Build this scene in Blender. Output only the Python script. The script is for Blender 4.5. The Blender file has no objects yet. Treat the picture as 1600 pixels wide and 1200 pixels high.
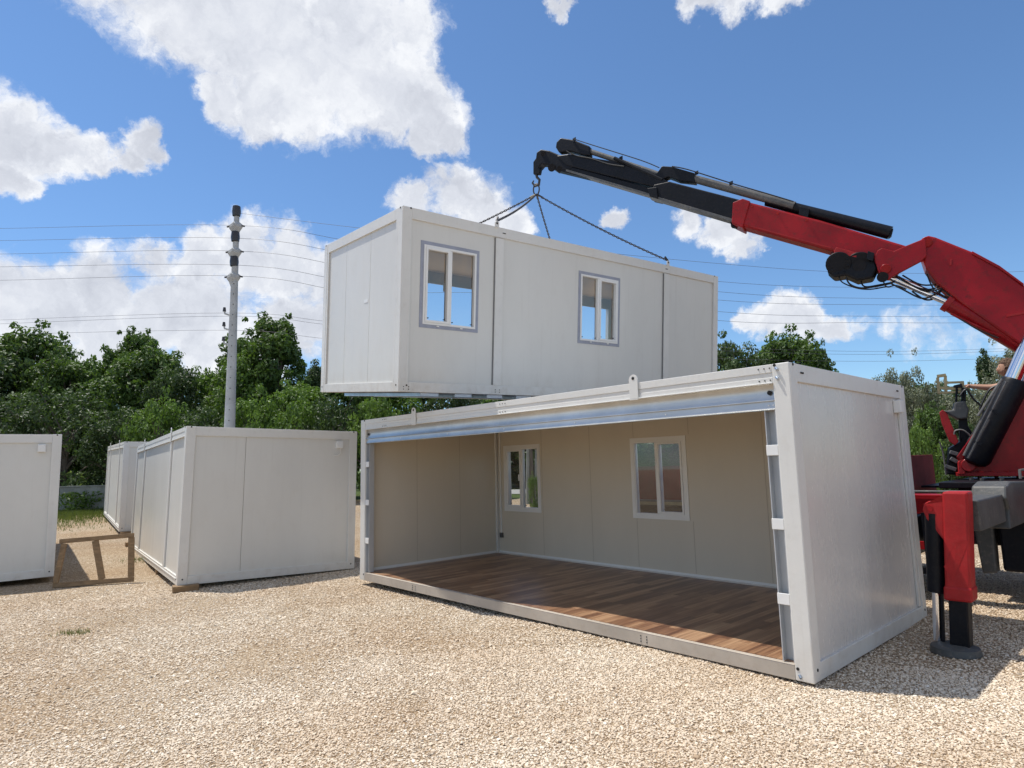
import bpy, bmesh, math, random
import numpy as np
from mathutils import Vector, Matrix, Euler
from math import sin, cos, pi, radians, sqrt, atan2, degrees

scene = bpy.context.scene
COL = scene.collection
rnd = random.Random(7)
rng = np.random.default_rng(11)

# ------------------------------------------------------------------ camera
F_PX, PITCH, ROLL, CAM_H = 986.6329, 0.1285, -0.0325, 1.7912
_f = Vector((0, cos(PITCH), sin(PITCH))); _r = Vector((1, 0, 0)); _u = _r.cross(_f)
_r2 = cos(ROLL) * _r + sin(ROLL) * _u; _u2 = -sin(ROLL) * _r + cos(ROLL) * _u
CAM = Vector((0, 0, CAM_H))
cd = bpy.data.cameras.new('camera'); cam = bpy.data.objects.new('camera', cd); COL.objects.link(cam)
cam.matrix_world = Matrix.Translation(CAM) @ Matrix((_r2, _u2, -_f)).transposed().to_4x4()
cd.sensor_fit = 'HORIZONTAL'; cd.sensor_width = 36; cd.lens = 36 * F_PX / 1600
cd.clip_start = 0.05; cd.clip_end = 3000
scene.camera = cam

def ray(px, py):
    return _f + _r2 * (px - 800) / F_PX + _u2 * (600 - py) / F_PX
def at_y(px, py, Y):            # the point of the place seen at a pixel, at distance Y ahead
    d = ray(px, py); return CAM + d * (Y / d.y)
def on_plane(px, py, P0, n):
    d = ray(px, py); return CAM + d * ((P0 - CAM).dot(n) / d.dot(n))

# ------------------------------------------------------------------ helpers
def tag(o, label=None, cat=None, group=None, kind=None):
    if label: o['label'] = label
    if cat: o['category'] = cat
    if group: o['group'] = group
    if kind: o['kind'] = kind
    return o
def thing(name, label, cat, loc=(0, 0, 0), rot=(0, 0, 0), group=None):
    o = bpy.data.objects.new(name, None); COL.objects.link(o)
    o.location = loc; o.rotation_euler = rot; o.empty_display_size = .3
    return tag(o, label, cat, group)
def copy_tree(o, parent=None):
    c = o.copy(); COL.objects.link(c); c.parent = parent
    for ch in list(o.children): copy_tree(ch, c)
    return c

class MB:
    def __init__(s): s.v = []; s.f = []
    def quadbox(s, P):          # 8 corners: bottom 4 ccw, top 4 ccw
        b = len(s.v); s.v += [tuple(p) for p in P]
        for q in ((3, 2, 1, 0), (4, 5, 6, 7), (0, 1, 5, 4), (1, 2, 6, 5), (2, 3, 7, 6), (3, 0, 4, 7)):
            s.f.append(tuple(b + i for i in q))
        return s
    def box(s, x0, x1, y0, y1, z0, z1):
        return s.quadbox([(x0, y0, z0), (x1, y0, z0), (x1, y1, z0), (x0, y1, z0), (x0, y0, z1), (x1, y0, z1), (x1, y1, z1), (x0, y1, z1)])
    def bar(s, p0, p1, w, h, up=(0, 0, 1)):
        p0 = Vector(p0); p1 = Vector(p1); d = (p1 - p0).normalized(); up = Vector(up)
        a = d.cross(up)
        if a.length < 1e-4: a = d.cross(Vector((1, 0, 0)))
        a.normalize(); b = a.cross(d)
        c = [(-w / 2, -h / 2), (w / 2, -h / 2), (w / 2, h / 2), (-w / 2, h / 2)]
        return s.quadbox([p0 + a * i + b * j for i, j in c] + [p1 + a * i + b * j for i, j in c])
    def tube(s, pts, r, n=8, caps=True):
        pts = [Vector(p) for p in pts]; rs = r if isinstance(r, (list, tuple)) else [r] * len(pts)
        base = len(s.v); prev = None
        for i, p in enumerate(pts):
            d = (pts[min(i + 1, len(pts) - 1)] - pts[max(i - 1, 0)]).normalized()
            if prev is None:
                a = d.cross(Vector((0, 0, 1)));
                if a.length < 1e-3: a = d.cross(Vector((1, 0, 0)))
            else: a = prev - d * prev.dot(d)
            a.normalize(); prev = a; b = d.cross(a)
            for k in range(n):
                t = 2 * pi * k / n; s.v.append(tuple(p + a * cos(t) * rs[i] + b * sin(t) * rs[i]))
        for i in range(len(pts) - 1):
            for k in range(n):
                k2 = (k + 1) % n
                s.f.append((base + i * n + k, base + i * n + k2, base + (i + 1) * n + k2, base + (i + 1) * n + k))
        if caps:
            s.f.append(tuple(base + k for k in reversed(range(n)))); e = base + (len(pts) - 1) * n
            s.f.append(tuple(e + k for k in range(n)))
        return s
    def prism(s, poly, off):    # poly: 3-D points in order, off: extrusion vector
        b = len(s.v); n = len(poly); off = Vector(off)
        s.v += [tuple(Vector(p)) for p in poly] + [tuple(Vector(p) + off) for p in poly]
        s.f.append(tuple(b + i for i in range(n))); s.f.append(tuple(b + n + i for i in reversed(range(n))))
        for i in range(n):
            j = (i + 1) % n; s.f.append((b + i, b + n + i, b + n + j, b + j))
        return s
    def holed(s, x0, x1, z0, z1, y0, y1, holes):  # wall slab in x-z with rectangular openings, no inner faces
        xs = sorted({x0, x1} | {min(max(v, x0), x1) for h in holes for v in h[:2]})
        zs = sorted({z0, z1} | {min(max(v, z0), z1) for h in holes for v in h[2:]})
        nx, nz = len(xs) - 1, len(zs) - 1
        def solid(i, j):
            if i < 0 or j < 0 or i >= nx or j >= nz: return False
            cx = (xs[i] + xs[i + 1]) / 2; cz = (zs[j] + zs[j + 1]) / 2
            return not any(h[0] < cx < h[1] and h[2] < cz < h[3] for h in holes)
        def q(*P):
            b = len(s.v); s.v += P; s.f.append((b, b + 1, b + 2, b + 3))
        for i in range(nx):
            for j in range(nz):
                if not solid(i, j): continue
                a, b_, c, d = xs[i], xs[i + 1], zs[j], zs[j + 1]
                q((a, y0, c), (b_, y0, c), (b_, y0, d), (a, y0, d)); q((b_, y1, c), (a, y1, c), (a, y1, d), (b_, y1, d))
                if not solid(i - 1, j): q((a, y1, c), (a, y0, c), (a, y0, d), (a, y1, d))
                if not solid(i + 1, j): q((b_, y0, c), (b_, y1, c), (b_, y1, d), (b_, y0, d))
                if not solid(i, j - 1): q((a, y1, c), (b_, y1, c), (b_, y0, c), (a, y0, c))
                if not solid(i, j + 1): q((a, y0, d), (b_, y0, d), (b_, y1, d), (a, y1, d))
        return s
    def map(s, fn): s.v = [tuple(fn(Vector(p))) for p in s.v]; return s
    def pieces(s):
        n = len(s.v); par = list(range(n))
        def find(i):
            while par[i] != i: par[i] = par[par[i]]; i = par[i]
            return i
        seen = {}
        for i, p in enumerate(s.v):
            k = (round(p[0], 4), round(p[1], 4), round(p[2], 4)); j = seen.setdefault(k, i); par[find(i)] = find(j)
        for f in s.f:
            for i in f[1:]: par[find(i)] = find(f[0])
        g = {}
        for i in range(n): g.setdefault(find(i), []).append(i)
        G = [(v, [min(s.v[i][a] for i in v) - .003 for a in range(3)], [max(s.v[i][a] for i in v) + .003 for a in range(3)]) for v in g.values()]
        i = 0
        while i < len(G):
            j = i + 1; hit = False
            while j < len(G):
                if all(G[i][1][a] <= G[j][2][a] and G[j][1][a] <= G[i][2][a] for a in range(3)):
                    G[i] = (G[i][0] + G[j][0], [min(G[i][1][a], G[j][1][a]) for a in range(3)], [max(G[i][2][a], G[j][2][a]) for a in range(3)]); G.pop(j); hit = True
                else: j += 1
            if not hit: i += 1
        out = []
        for v, _, _ in G:
            st = sorted(v); m = {o: k for k, o in enumerate(st)}; q = MB(); q.v = [s.v[i] for i in st]; q.f = [tuple(m[i] for i in f) for f in s.f if f[0] in m]; out.append(q)
        return out
    def build(s, name, mat, parent=None, bevel=0, smooth=None, label=None, normals=True):
        if normals and len(s.v) < 2500 and name.split('_')[-1] not in ('panel', 'trunk', 'holes'):
            ps = s.pieces()
            if len(ps) > 1:
                for q in ps: o = q.build1(name, mat, parent, bevel, smooth, label, normals)
                return o
        return s.build1(name, mat, parent, bevel, smooth, label, normals)
    def build1(s, name, mat, parent=None, bevel=0, smooth=None, label=None, normals=True):
        me = bpy.data.meshes.new(name); me.from_pydata(s.v, [], s.f); me.materials.append(mat)
        if normals:
            bm = bmesh.new(); bm.from_mesh(me); bmesh.ops.recalc_face_normals(bm, faces=bm.faces); bm.to_mesh(me); bm.free()
        if smooth is not None:
            me.polygons.foreach_set('use_smooth', [True] * len(me.polygons)); me.set_sharp_from_angle(angle=radians(smooth))
        o = bpy.data.objects.new(name, me); COL.objects.link(o); o.parent = parent
        if bevel:
            m = o.modifiers.new('bevel', 'BEVEL'); m.width = bevel; m.segments = 2; m.limit_method = 'ANGLE'; m.angle_limit = radians(40)
        if label: o['label'] = label
        return o

# ------------------------------------------------------------------ materials
def nt(name):
    m = bpy.data.materials.new(name); m.use_nodes = True; t = m.node_tree; t.nodes.clear()
    out = t.nodes.new('ShaderNodeOutputMaterial'); return m, t, out
def N(t, typ, **kw):
    n = t.nodes.new(typ)
    for k, v in kw.items():
        if k.startswith('i_'):
            key = k[2:].replace('_', ' ')
            n.inputs[key].default_value = v
        else: setattr(n, k, v)
    return n
def ramp(t, fac, stops):
    r = t.nodes.new('ShaderNodeValToRGB'); e = r.color_ramp.elements
    while len(e) < len(stops): e.new(.5)
    for k, (p, c) in enumerate(stops):
        e[k].position = p; e[k].color = (c[0], c[1], c[2], 1) if len(c) == 3 else c
    t.links.new(fac, r.inputs[0]); return r.outputs[0]
def mathn(t, op, a, b=None, c=None, clamp=False):
    n = t.nodes.new('ShaderNodeMath'); n.operation = op; n.use_clamp = clamp
    for i, v in enumerate((a, b, c)):
        if v is None: continue
        if hasattr(v, 'is_output') or hasattr(v, 'links'): t.links.new(v, n.inputs[i])
        else: n.inputs[i].default_value = v
    return n.outputs[0]
def mixc(t, fac, a, b, mode='MIX'):
    n = t.nodes.new('ShaderNodeMix'); n.data_type = 'RGBA'; n.blend_type = mode
    for sock, v in ((n.inputs[0], fac), (n.inputs[6], a), (n.inputs[7], b)):
        if hasattr(v, 'links'): t.links.new(v, sock)
        else: sock.default_value = v if not isinstance(v, tuple) or len(v) == 4 else (*v, 1)
    return n.outputs[2]
def surface(name, col, rough=.5, metal=0, var=.08, scale=3., dirt=None, dirt_amt=.3, bump=.0, bscale=20, stretch=(1, 1, 1), spec=.5, coat=0, rvar=.1, splash=0):
    m, t, out = nt(name); L = t.links
    tc = N(t, 'ShaderNodeTexCoord'); mp = N(t, 'ShaderNodeMapping'); mp.inputs['Scale'].default_value = stretch
    L.new(tc.outputs['Object'], mp.inputs[0])
    n1 = N(t, 'ShaderNodeTexNoise', i_Scale=scale, i_Detail=6., i_Roughness=.6); L.new(mp.outputs[0], n1.inputs['Vector'])
    n2 = N(t, 'ShaderNodeTexNoise', i_Scale=scale * 6, i_Detail=8., i_Roughness=.7); L.new(mp.outputs[0], n2.inputs['Vector'])
    lo = tuple(c * (1 - var) for c in col); hi = tuple(min(1, c * (1 + var)) for c in col)
    c = ramp(t, n1.outputs[0], [(.3, lo), (.7, hi)])
    if dirt:
        mask = ramp(t, n2.outputs[0], [(.52, (0, 0, 0)), (.75, (dirt_amt,) * 3)])
        c = mixc(t, mask, c, dirt)
    if splash:      # dust thrown up on the lowest part of the walls, and faint rain streaks
        sz = N(t, 'ShaderNodeSeparateXYZ'); L.new(tc.outputs['Object'], sz.inputs[0]); k = mathn(t, 'MULTIPLY_ADD', sz.outputs[2], -2.6, 1., clamp=True)
        k = mathn(t, 'MULTIPLY', k, mathn(t, 'MULTIPLY_ADD', n2.outputs[0], 1.6, -.35, clamp=True)); k = mathn(t, 'MULTIPLY', k, splash); c = mixc(t, k, c, (.42, .34, .25))
        ms = N(t, 'ShaderNodeMapping'); ms.inputs['Scale'].default_value = (9, 9, .35); L.new(tc.outputs['Object'], ms.inputs[0]); ns = N(t, 'ShaderNodeTexNoise', i_Scale=1.6, i_Detail=4.); L.new(ms.outputs[0], ns.inputs['Vector'])
        k2 = mathn(t, 'MULTIPLY_ADD', ns.outputs[0], 1.6, -.95, clamp=True); k2 = mathn(t, 'MULTIPLY', k2, splash * .9); c = mixc(t, k2, c, (.40, .37, .32))
    b = N(t, 'ShaderNodeBsdfPrincipled', i_Metallic=float(metal)); L.new(c, b.inputs['Base Color'])
    b.inputs['Specular IOR Level'].default_value = spec
    if coat: b.inputs['Coat Weight'].default_value = coat; b.inputs['Coat Roughness'].default_value = .08
    r = mathn(t, 'MULTIPLY_ADD', n2.outputs[0], rvar * 2, rough - rvar, clamp=True); L.new(r, b.inputs['Roughness'])
    if bump:
        n3 = N(t, 'ShaderNodeTexNoise', i_Scale=float(bscale), i_Detail=4.); L.new(mp.outputs[0], n3.inputs['Vector'])
        bp = N(t, 'ShaderNodeBump', i_Strength=float(bump), i_Distance=.01); L.new(n3.outputs[0], bp.inputs['Height']); L.new(bp.outputs[0], b.inputs['Normal'])
    L.new(b.outputs[0], out.inputs[0]); return m
M = {}
M['frame'] = surface('frame_paint', (.70, .69, .655), .38, var=.04, scale=1.2, dirt=(.45, .40, .33), dirt_amt=.22, bump=.06, bscale=60, splash=.5)
M['panel'] = surface('panel_paint', (.675, .665, .625), .34, var=.045, scale=.8, dirt=(.5, .46, .4), dirt_amt=.14, bump=.16, bscale=2.2, stretch=(1, 1, .45), splash=.4)
M['panel_gloss'] = surface('panel_film', (.655, .63, .595), .27, var=.05, scale=.9, bump=.22, bscale=2.2, stretch=(1.3, 1.3, .4), coat=.12, rvar=.035, splash=.35)
M['inner'] = surface('inner_lining', (.64, .585, .485), .45, var=.04, scale=1., bump=.06, bscale=3, stretch=(1, 1, .3))
M['ceil'] = surface('ceiling_sheet', (.58, .49, .36), .5, var=.04, scale=2.)
M['trim'] = surface('white_plastic', (.8, .8, .78), .35, var=.03)
M['film'] = surface('blue_grey_film', (.31, .33, .40), .4, var=.1, scale=8)
M['galv'] = surface('galvanised_steel', (.38, .44, .52), .30, metal=.9, var=.25, scale=2.5, bump=.1, bscale=30, stretch=(.3, 1, 1), dirt=(.7, .72, .75), dirt_amt=.5)
M['galv2'] = surface('bright_galvanised_sheet', (.52, .515, .49), .32, metal=.85, var=.22, scale=.7, rvar=.1, bump=.25, bscale=2.2, stretch=(1, 1, 1), dirt=(.8, .8, .8), dirt_amt=.3)
M['zincd'] = surface('dark_gap_grey', (.20, .20, .20), .6, var=.1)  # dark grey for the strips that stand in for open gaps
M['zincd2'] = surface('joint_tone', (.49, .44, .355), .6, var=.05)  # lining colour, slightly darker, for the thin panel joints
M['zinc'] = surface('dull_zinc', (.50, .52, .54), .5, metal=.35, var=.08, scale=2, bump=.1)
M['dark'] = surface('dark_hole', (.015, .015, .015), .8)
M['rust'] = surface('base_steel', (.44, .39, .33), .5, metal=0, var=.14, scale=2, dirt=(.35, .27, .19), dirt_amt=.5)
M['wood'] = surface('timber', (.24, .155, .08), .8, var=.3, scale=6, dirt=(.09, .06, .04), dirt_amt=.6, bump=.4, bscale=30, stretch=(1, 1, 4))
M['palew'] = surface('pale_timber', (.42, .34, .18), .8, var=.25, scale=6, dirt=(.12, .09, .05), dirt_amt=.5, bump=.4, bscale=30)
M['conc'] = surface('concrete_wall', (.25, .26, .235), .9, var=.28, scale=1.2, dirt=(.13, .15, .11), dirt_amt=.8, bump=.6, bscale=9)
M['pole'] = surface('pole_concrete', (.42, .43, .43), .8, var=.15, scale=1.5, dirt=(.2, .2, .2), dirt_amt=.5, bump=.3, bscale=12)
M['wire'] = surface('wire_metal', (.1, .1, .11), .5, var=.05)
M['insul'] = surface('insulator', (.03, .028, .03), .3, var=.2)
M['red'] = surface('red_paint', (.29, .006, .010), .36, var=.25, scale=2.2, dirt=(.10, .018, .014), dirt_amt=.75, bump=.10, bscale=9, spec=.25, coat=.05, rvar=.16)
M['red2'] = surface('faded_red_paint', (.34, .014, .016), .5, spec=.3, var=.28, scale=4, dirt=(.30, .06, .05), dirt_amt=.35, bump=.2, bscale=25, rvar=.15)
M['black'] = surface('black_paint', (.004, .005, .009), .45, spec=.22, var=.3, scale=4, dirt=(.04, .035, .03), dirt_amt=.35, bump=.15, bscale=25)
M['greyp'] = surface('dusty_grey_paint', (.065, .067, .066), .55, var=.3, scale=3, dirt=(.22, .19, .16), dirt_amt=.55, bump=.2, bscale=25)
M['grime'] = surface('worn_grey_steel', (.10, .10, .10), .6, var=.3, scale=3, dirt=(.3, .26, .2), dirt_amt=.5, bump=.25, bscale=20)
M['chrome'] = surface('chrome_rod', (.75, .76, .8), .14, metal=1, var=.03, rvar=.04)
M['hose'] = surface('rubber_hose', (.012, .012, .014), .5, var=.1)
M['rubber'] = surface('tyre_rubber', (.02, .02, .02), .85, var=.3, scale=8, dirt=(.12, .1, .08), dirt_amt=.5)
M['chain'] = surface('chain_steel', (.06, .055, .055), .45, metal=.6, var=.3, scale=20)
M['maroon'] = surface('maroon_sideboard', (.17, .018, .026), .75, spec=.1, var=.35, scale=2, dirt=(.09, .04, .04), dirt_amt=.3, bump=.2)
M['skin'] = surface('skin', (.46, .26, .17), .55, var=.1, scale=20)
M['hair'] = surface('hair', (.13, .08, .05), .8, var=.4, scale=60, bump=.6, bscale=160)
M['shirt'] = surface('dark_cloth', (.02, .022, .03), .9, var=.2, scale=10, bump=.3, bscale=60)
M['jeans'] = surface('work_trousers', (.03, .035, .06), .9, var=.3, scale=10, bump=.3, bscale=60)
M['yellow'] = surface('yellow_sticker', (.6, .4, .03), .5)
M['bark'] = surface('bark', (.13, .11, .09), .95, var=.35, scale=5, bump=.8, bscale=14, stretch=(1, 1, .3))

def glass():
    m, t, out = nt('window_glass'); L = t.links
    tr = N(t, 'ShaderNodeBsdfTransparent'); tr.inputs[0].default_value = (.90, .93, .93, 1)
    gl = N(t, 'ShaderNodeBsdfGlossy'); gl.inputs['Roughness'].default_value = .02
    fr = N(t, 'ShaderNodeFresnel', i_IOR=1.5); f2 = mathn(t, 'MULTIPLY_ADD', fr.outputs[0], 1.6, .05, clamp=True)
    mx = N(t, 'ShaderNodeMixShader'); L.new(f2, mx.inputs[0]); L.new(tr.outputs[0], mx.inputs[1]); L.new(gl.outputs[0], mx.inputs[2])
    L.new(mx.outputs[0], out.inputs[0]); return m
M['glass'] = glass()

def laminate():
    m, t, out = nt('wood_laminate'); L = t.links
    tc = N(t, 'ShaderNodeTexCoord')
    br = N(t, 'ShaderNodeTexBrick', offset=.37, i_Scale=1., i_Mortar_Size=.0015)
    br.inputs['Brick Width'].default_value = .85; br.inputs['Row Height'].default_value = .095
    br.inputs['Color1'].default_value = (0, 0, 0, 1); br.inputs['Color2'].default_value = (1, 1, 1, 1); br.inputs['Mortar'].default_value = (.2, .2, .2, 1)
    rot = N(t, 'ShaderNodeMapping'); rot.inputs['Rotation'].default_value = (0, 0, pi / 2); L.new(tc.outputs['Object'], rot.inputs[0])
    L.new(rot.outputs[0], br.inputs['Vector'])
    mp = N(t, 'ShaderNodeMapping'); mp.inputs['Scale'].default_value = (1.2, 22, 1); L.new(rot.outputs[0], mp.inputs[0])
    off = mixc(t, 1., mp.outputs[0], br.outputs[0], 'ADD')
    n = N(t, 'ShaderNodeTexNoise', i_Scale=1.6, i_Detail=7., i_Roughness=.65); L.new(off, n.inputs['Vector'])
    mp2 = N(t, 'ShaderNodeMapping'); mp2.inputs['Scale'].default_value = (1.1, 9, 1); L.new(rot.outputs[0], mp2.inputs[0])
    nb = N(t, 'ShaderNodeTexNoise', i_Scale=1.3, i_Detail=3.); L.new(mp2.outputs[0], nb.inputs['Vector'])
    a = mathn(t, 'MULTIPLY', br.outputs[0], .32); g = mathn(t, 'MULTIPLY_ADD', n.outputs[0], .6, a); g = mathn(t, 'MULTIPLY_ADD', nb.outputs[0], .45, g)
    c = ramp(t, g, [(.34, (.055, .024, .013)), (.55, (.14, .064, .034)), (.72, (.27, .145, .078)), (.9, (.42, .26, .15))])
    c = mixc(t, br.outputs['Fac'], c, (.05, .025, .015))
    b = N(t, 'ShaderNodeBsdfPrincipled', i_Roughness=.33); L.new(c, b.inputs['Base Color'])
    bp = N(t, 'ShaderNodeBump', i_Strength=.15, i_Distance=.004); L.new(n.outputs[0], bp.inputs['Height']); L.new(bp.outputs[0], b.inputs['Normal'])
    L.new(b.outputs[0], out.inputs[0]); return m
M['laminate'] = laminate()

def leafmat(name, dark, light, rough=.5, trans=.3):
    m, t, out = nt(name); L = t.links
    at = N(t, 'ShaderNodeAttribute', attribute_name='tint')
    oi = N(t, 'ShaderNodeObjectInfo')
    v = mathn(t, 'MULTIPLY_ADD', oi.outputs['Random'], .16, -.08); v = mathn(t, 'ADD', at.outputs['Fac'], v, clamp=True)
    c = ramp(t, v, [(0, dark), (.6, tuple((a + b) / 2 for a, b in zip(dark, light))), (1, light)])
    b = N(t, 'ShaderNodeBsdfPrincipled', i_Roughness=rough); L.new(c, b.inputs['Base Color']); b.inputs['Specular IOR Level'].default_value = .35
    tr = N(t, 'ShaderNodeBsdfTranslucent'); c2 = mixc(t, .6, c, (light[0] * 1.1, light[1] * 1.25, light[2] * .5)); L.new(c2, tr.inputs[0])
    mx = N(t, 'ShaderNodeMixShader'); mx.inputs[0].default_value = trans
    L.new(b.outputs[0], mx.inputs[1]); L.new(tr.outputs[0], mx.inputs[2]); L.new(mx.outputs[0], out.inputs[0]); return m
M['leaf'] = leafmat('leaf_green', (.028, .058, .016), (.13, .21, .045))
M['leaf_y'] = leafmat('leaf_fresh', (.045, .09, .018), (.17, .27, .05))
M['leaf_d'] = leafmat('leaf_dark', (.018, .036, .014), (.085, .135, .042))
M['leaf_g'] = leafmat('leaf_olive_grey', (.07, .085, .055), (.30, .32, .22), trans=.2)
M['blade'] = leafmat('grass_blade', (.05, .075, .015), (.17, .21, .05))

def stonemat():
    m, t, out = nt('gravel_stone'); L = t.links
    at = N(t, 'ShaderNodeAttribute', attribute_name='tint')
    c = ramp(t, at.outputs['Fac'], [(0, (.44, .34, .235)), (.2, (.61, .50, .375)), (.55, (.73, .625, .49)), (.85, (.80, .71, .575)), (1, (.85, .79, .69))])
    tc = N(t, 'ShaderNodeTexCoord'); n = N(t, 'ShaderNodeTexNoise', i_Scale=.45, i_Detail=4.); L.new(tc.outputs['Object'], n.inputs['Vector'])
    k = ramp(t, n.outputs[0], [(.35, (.86, .80, .74)), (.6, (1, 1, 1))]); c = mixc(t, 1., c, k, 'MULTIPLY')
    b = N(t, 'ShaderNodeBsdfPrincipled', i_Roughness=.8); b.inputs['Specular IOR Level'].default_value = .25; L.new(c, b.inputs['Base Color'])
    L.new(b.outputs[0], out.inputs[0]); return m
M['stone'] = stonemat()

def groundmat():
    m, t, out = nt('gravel_ground'); L = t.links
    tc = N(t, 'ShaderNodeTexCoord'); P = tc.outputs['Object']
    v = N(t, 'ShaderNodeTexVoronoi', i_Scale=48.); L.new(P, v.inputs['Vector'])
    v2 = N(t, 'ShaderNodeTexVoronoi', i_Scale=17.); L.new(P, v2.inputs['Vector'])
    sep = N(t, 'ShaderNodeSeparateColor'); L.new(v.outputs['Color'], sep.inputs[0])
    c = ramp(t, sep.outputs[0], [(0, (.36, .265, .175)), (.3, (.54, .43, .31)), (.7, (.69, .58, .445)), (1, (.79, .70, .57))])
    edge = ramp(t, v.outputs['Distance'], [(.25, (1, 1, 1)), (.60, (.62, .56, .48))]); c = mixc(t, 1., c, edge, 'MULTIPLY')  # shade in the crevices between stones painted into the colour
    n = N(t, 'ShaderNodeTexNoise', i_Scale=.45, i_Detail=4.); L.new(P, n.inputs['Vector'])
    k = ramp(t, n.outputs[0], [(.35, (.88, .81, .73)), (.6, (1, 1, 1))]); c = mixc(t, 1., c, k, 'MULTIPLY')
    # grass beyond the yard
    sx = N(t, 'ShaderNodeSeparateXYZ'); L.new(P, sx.inputs[0])
    n4 = N(t, 'ShaderNodeTexNoise', i_Scale=.6, i_Detail=6.); L.new(P, n4.inputs['Vector'])
    gx = mathn(t, 'MULTIPLY_ADD', sx.outputs[0], .9, 9.); gx = mathn(t, 'MINIMUM', mathn(t, 'MAXIMUM', gx, 0.), 11.); gl = mathn(t, 'SUBTRACT', sx.outputs[1], gx); gl = mathn(t, 'ADD', gl, -27.5); gl = mathn(t, 'MULTIPLY_ADD', n4.outputs[0], 5., gl); gl = mathn(t, 'MULTIPLY', gl, .5, clamp=True)
    n5 = N(t, 'ShaderNodeTexNoise', i_Scale=7., i_Detail=8., i_Roughness=.7); L.new(P, n5.inputs['Vector'])
    gc = ramp(t, n5.outputs[0], [(.3, (.03, .05, .012)), (.55, (.09, .13, .03)), (.75, (.2, .2, .07))])
    c = mixc(t, gl, c, gc)
    b = N(t, 'ShaderNodeBsdfPrincipled', i_Roughness=.85); b.inputs['Specular IOR Level'].default_value = .2; L.new(c, b.inputs['Base Color'])
    inv = mathn(t, 'SUBTRACT', 1., v.outputs['Distance']); inv2 = mathn(t, 'SUBTRACT', 1., v2.outputs['Distance']); h = mathn(t, 'MULTIPLY_ADD', inv2, .8, inv)
    h = mathn(t, 'MULTIPLY_ADD', sep.outputs[1], .8, h)
    bp = N(t, 'ShaderNodeBump', i_Strength=.9, i_Distance=.025); L.new(h, bp.inputs['Height']); L.new(bp.outputs[0], b.inputs['Normal'])
    L.new(b.outputs[0], out.inputs[0]); return m
M['ground'] = groundmat()

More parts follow.
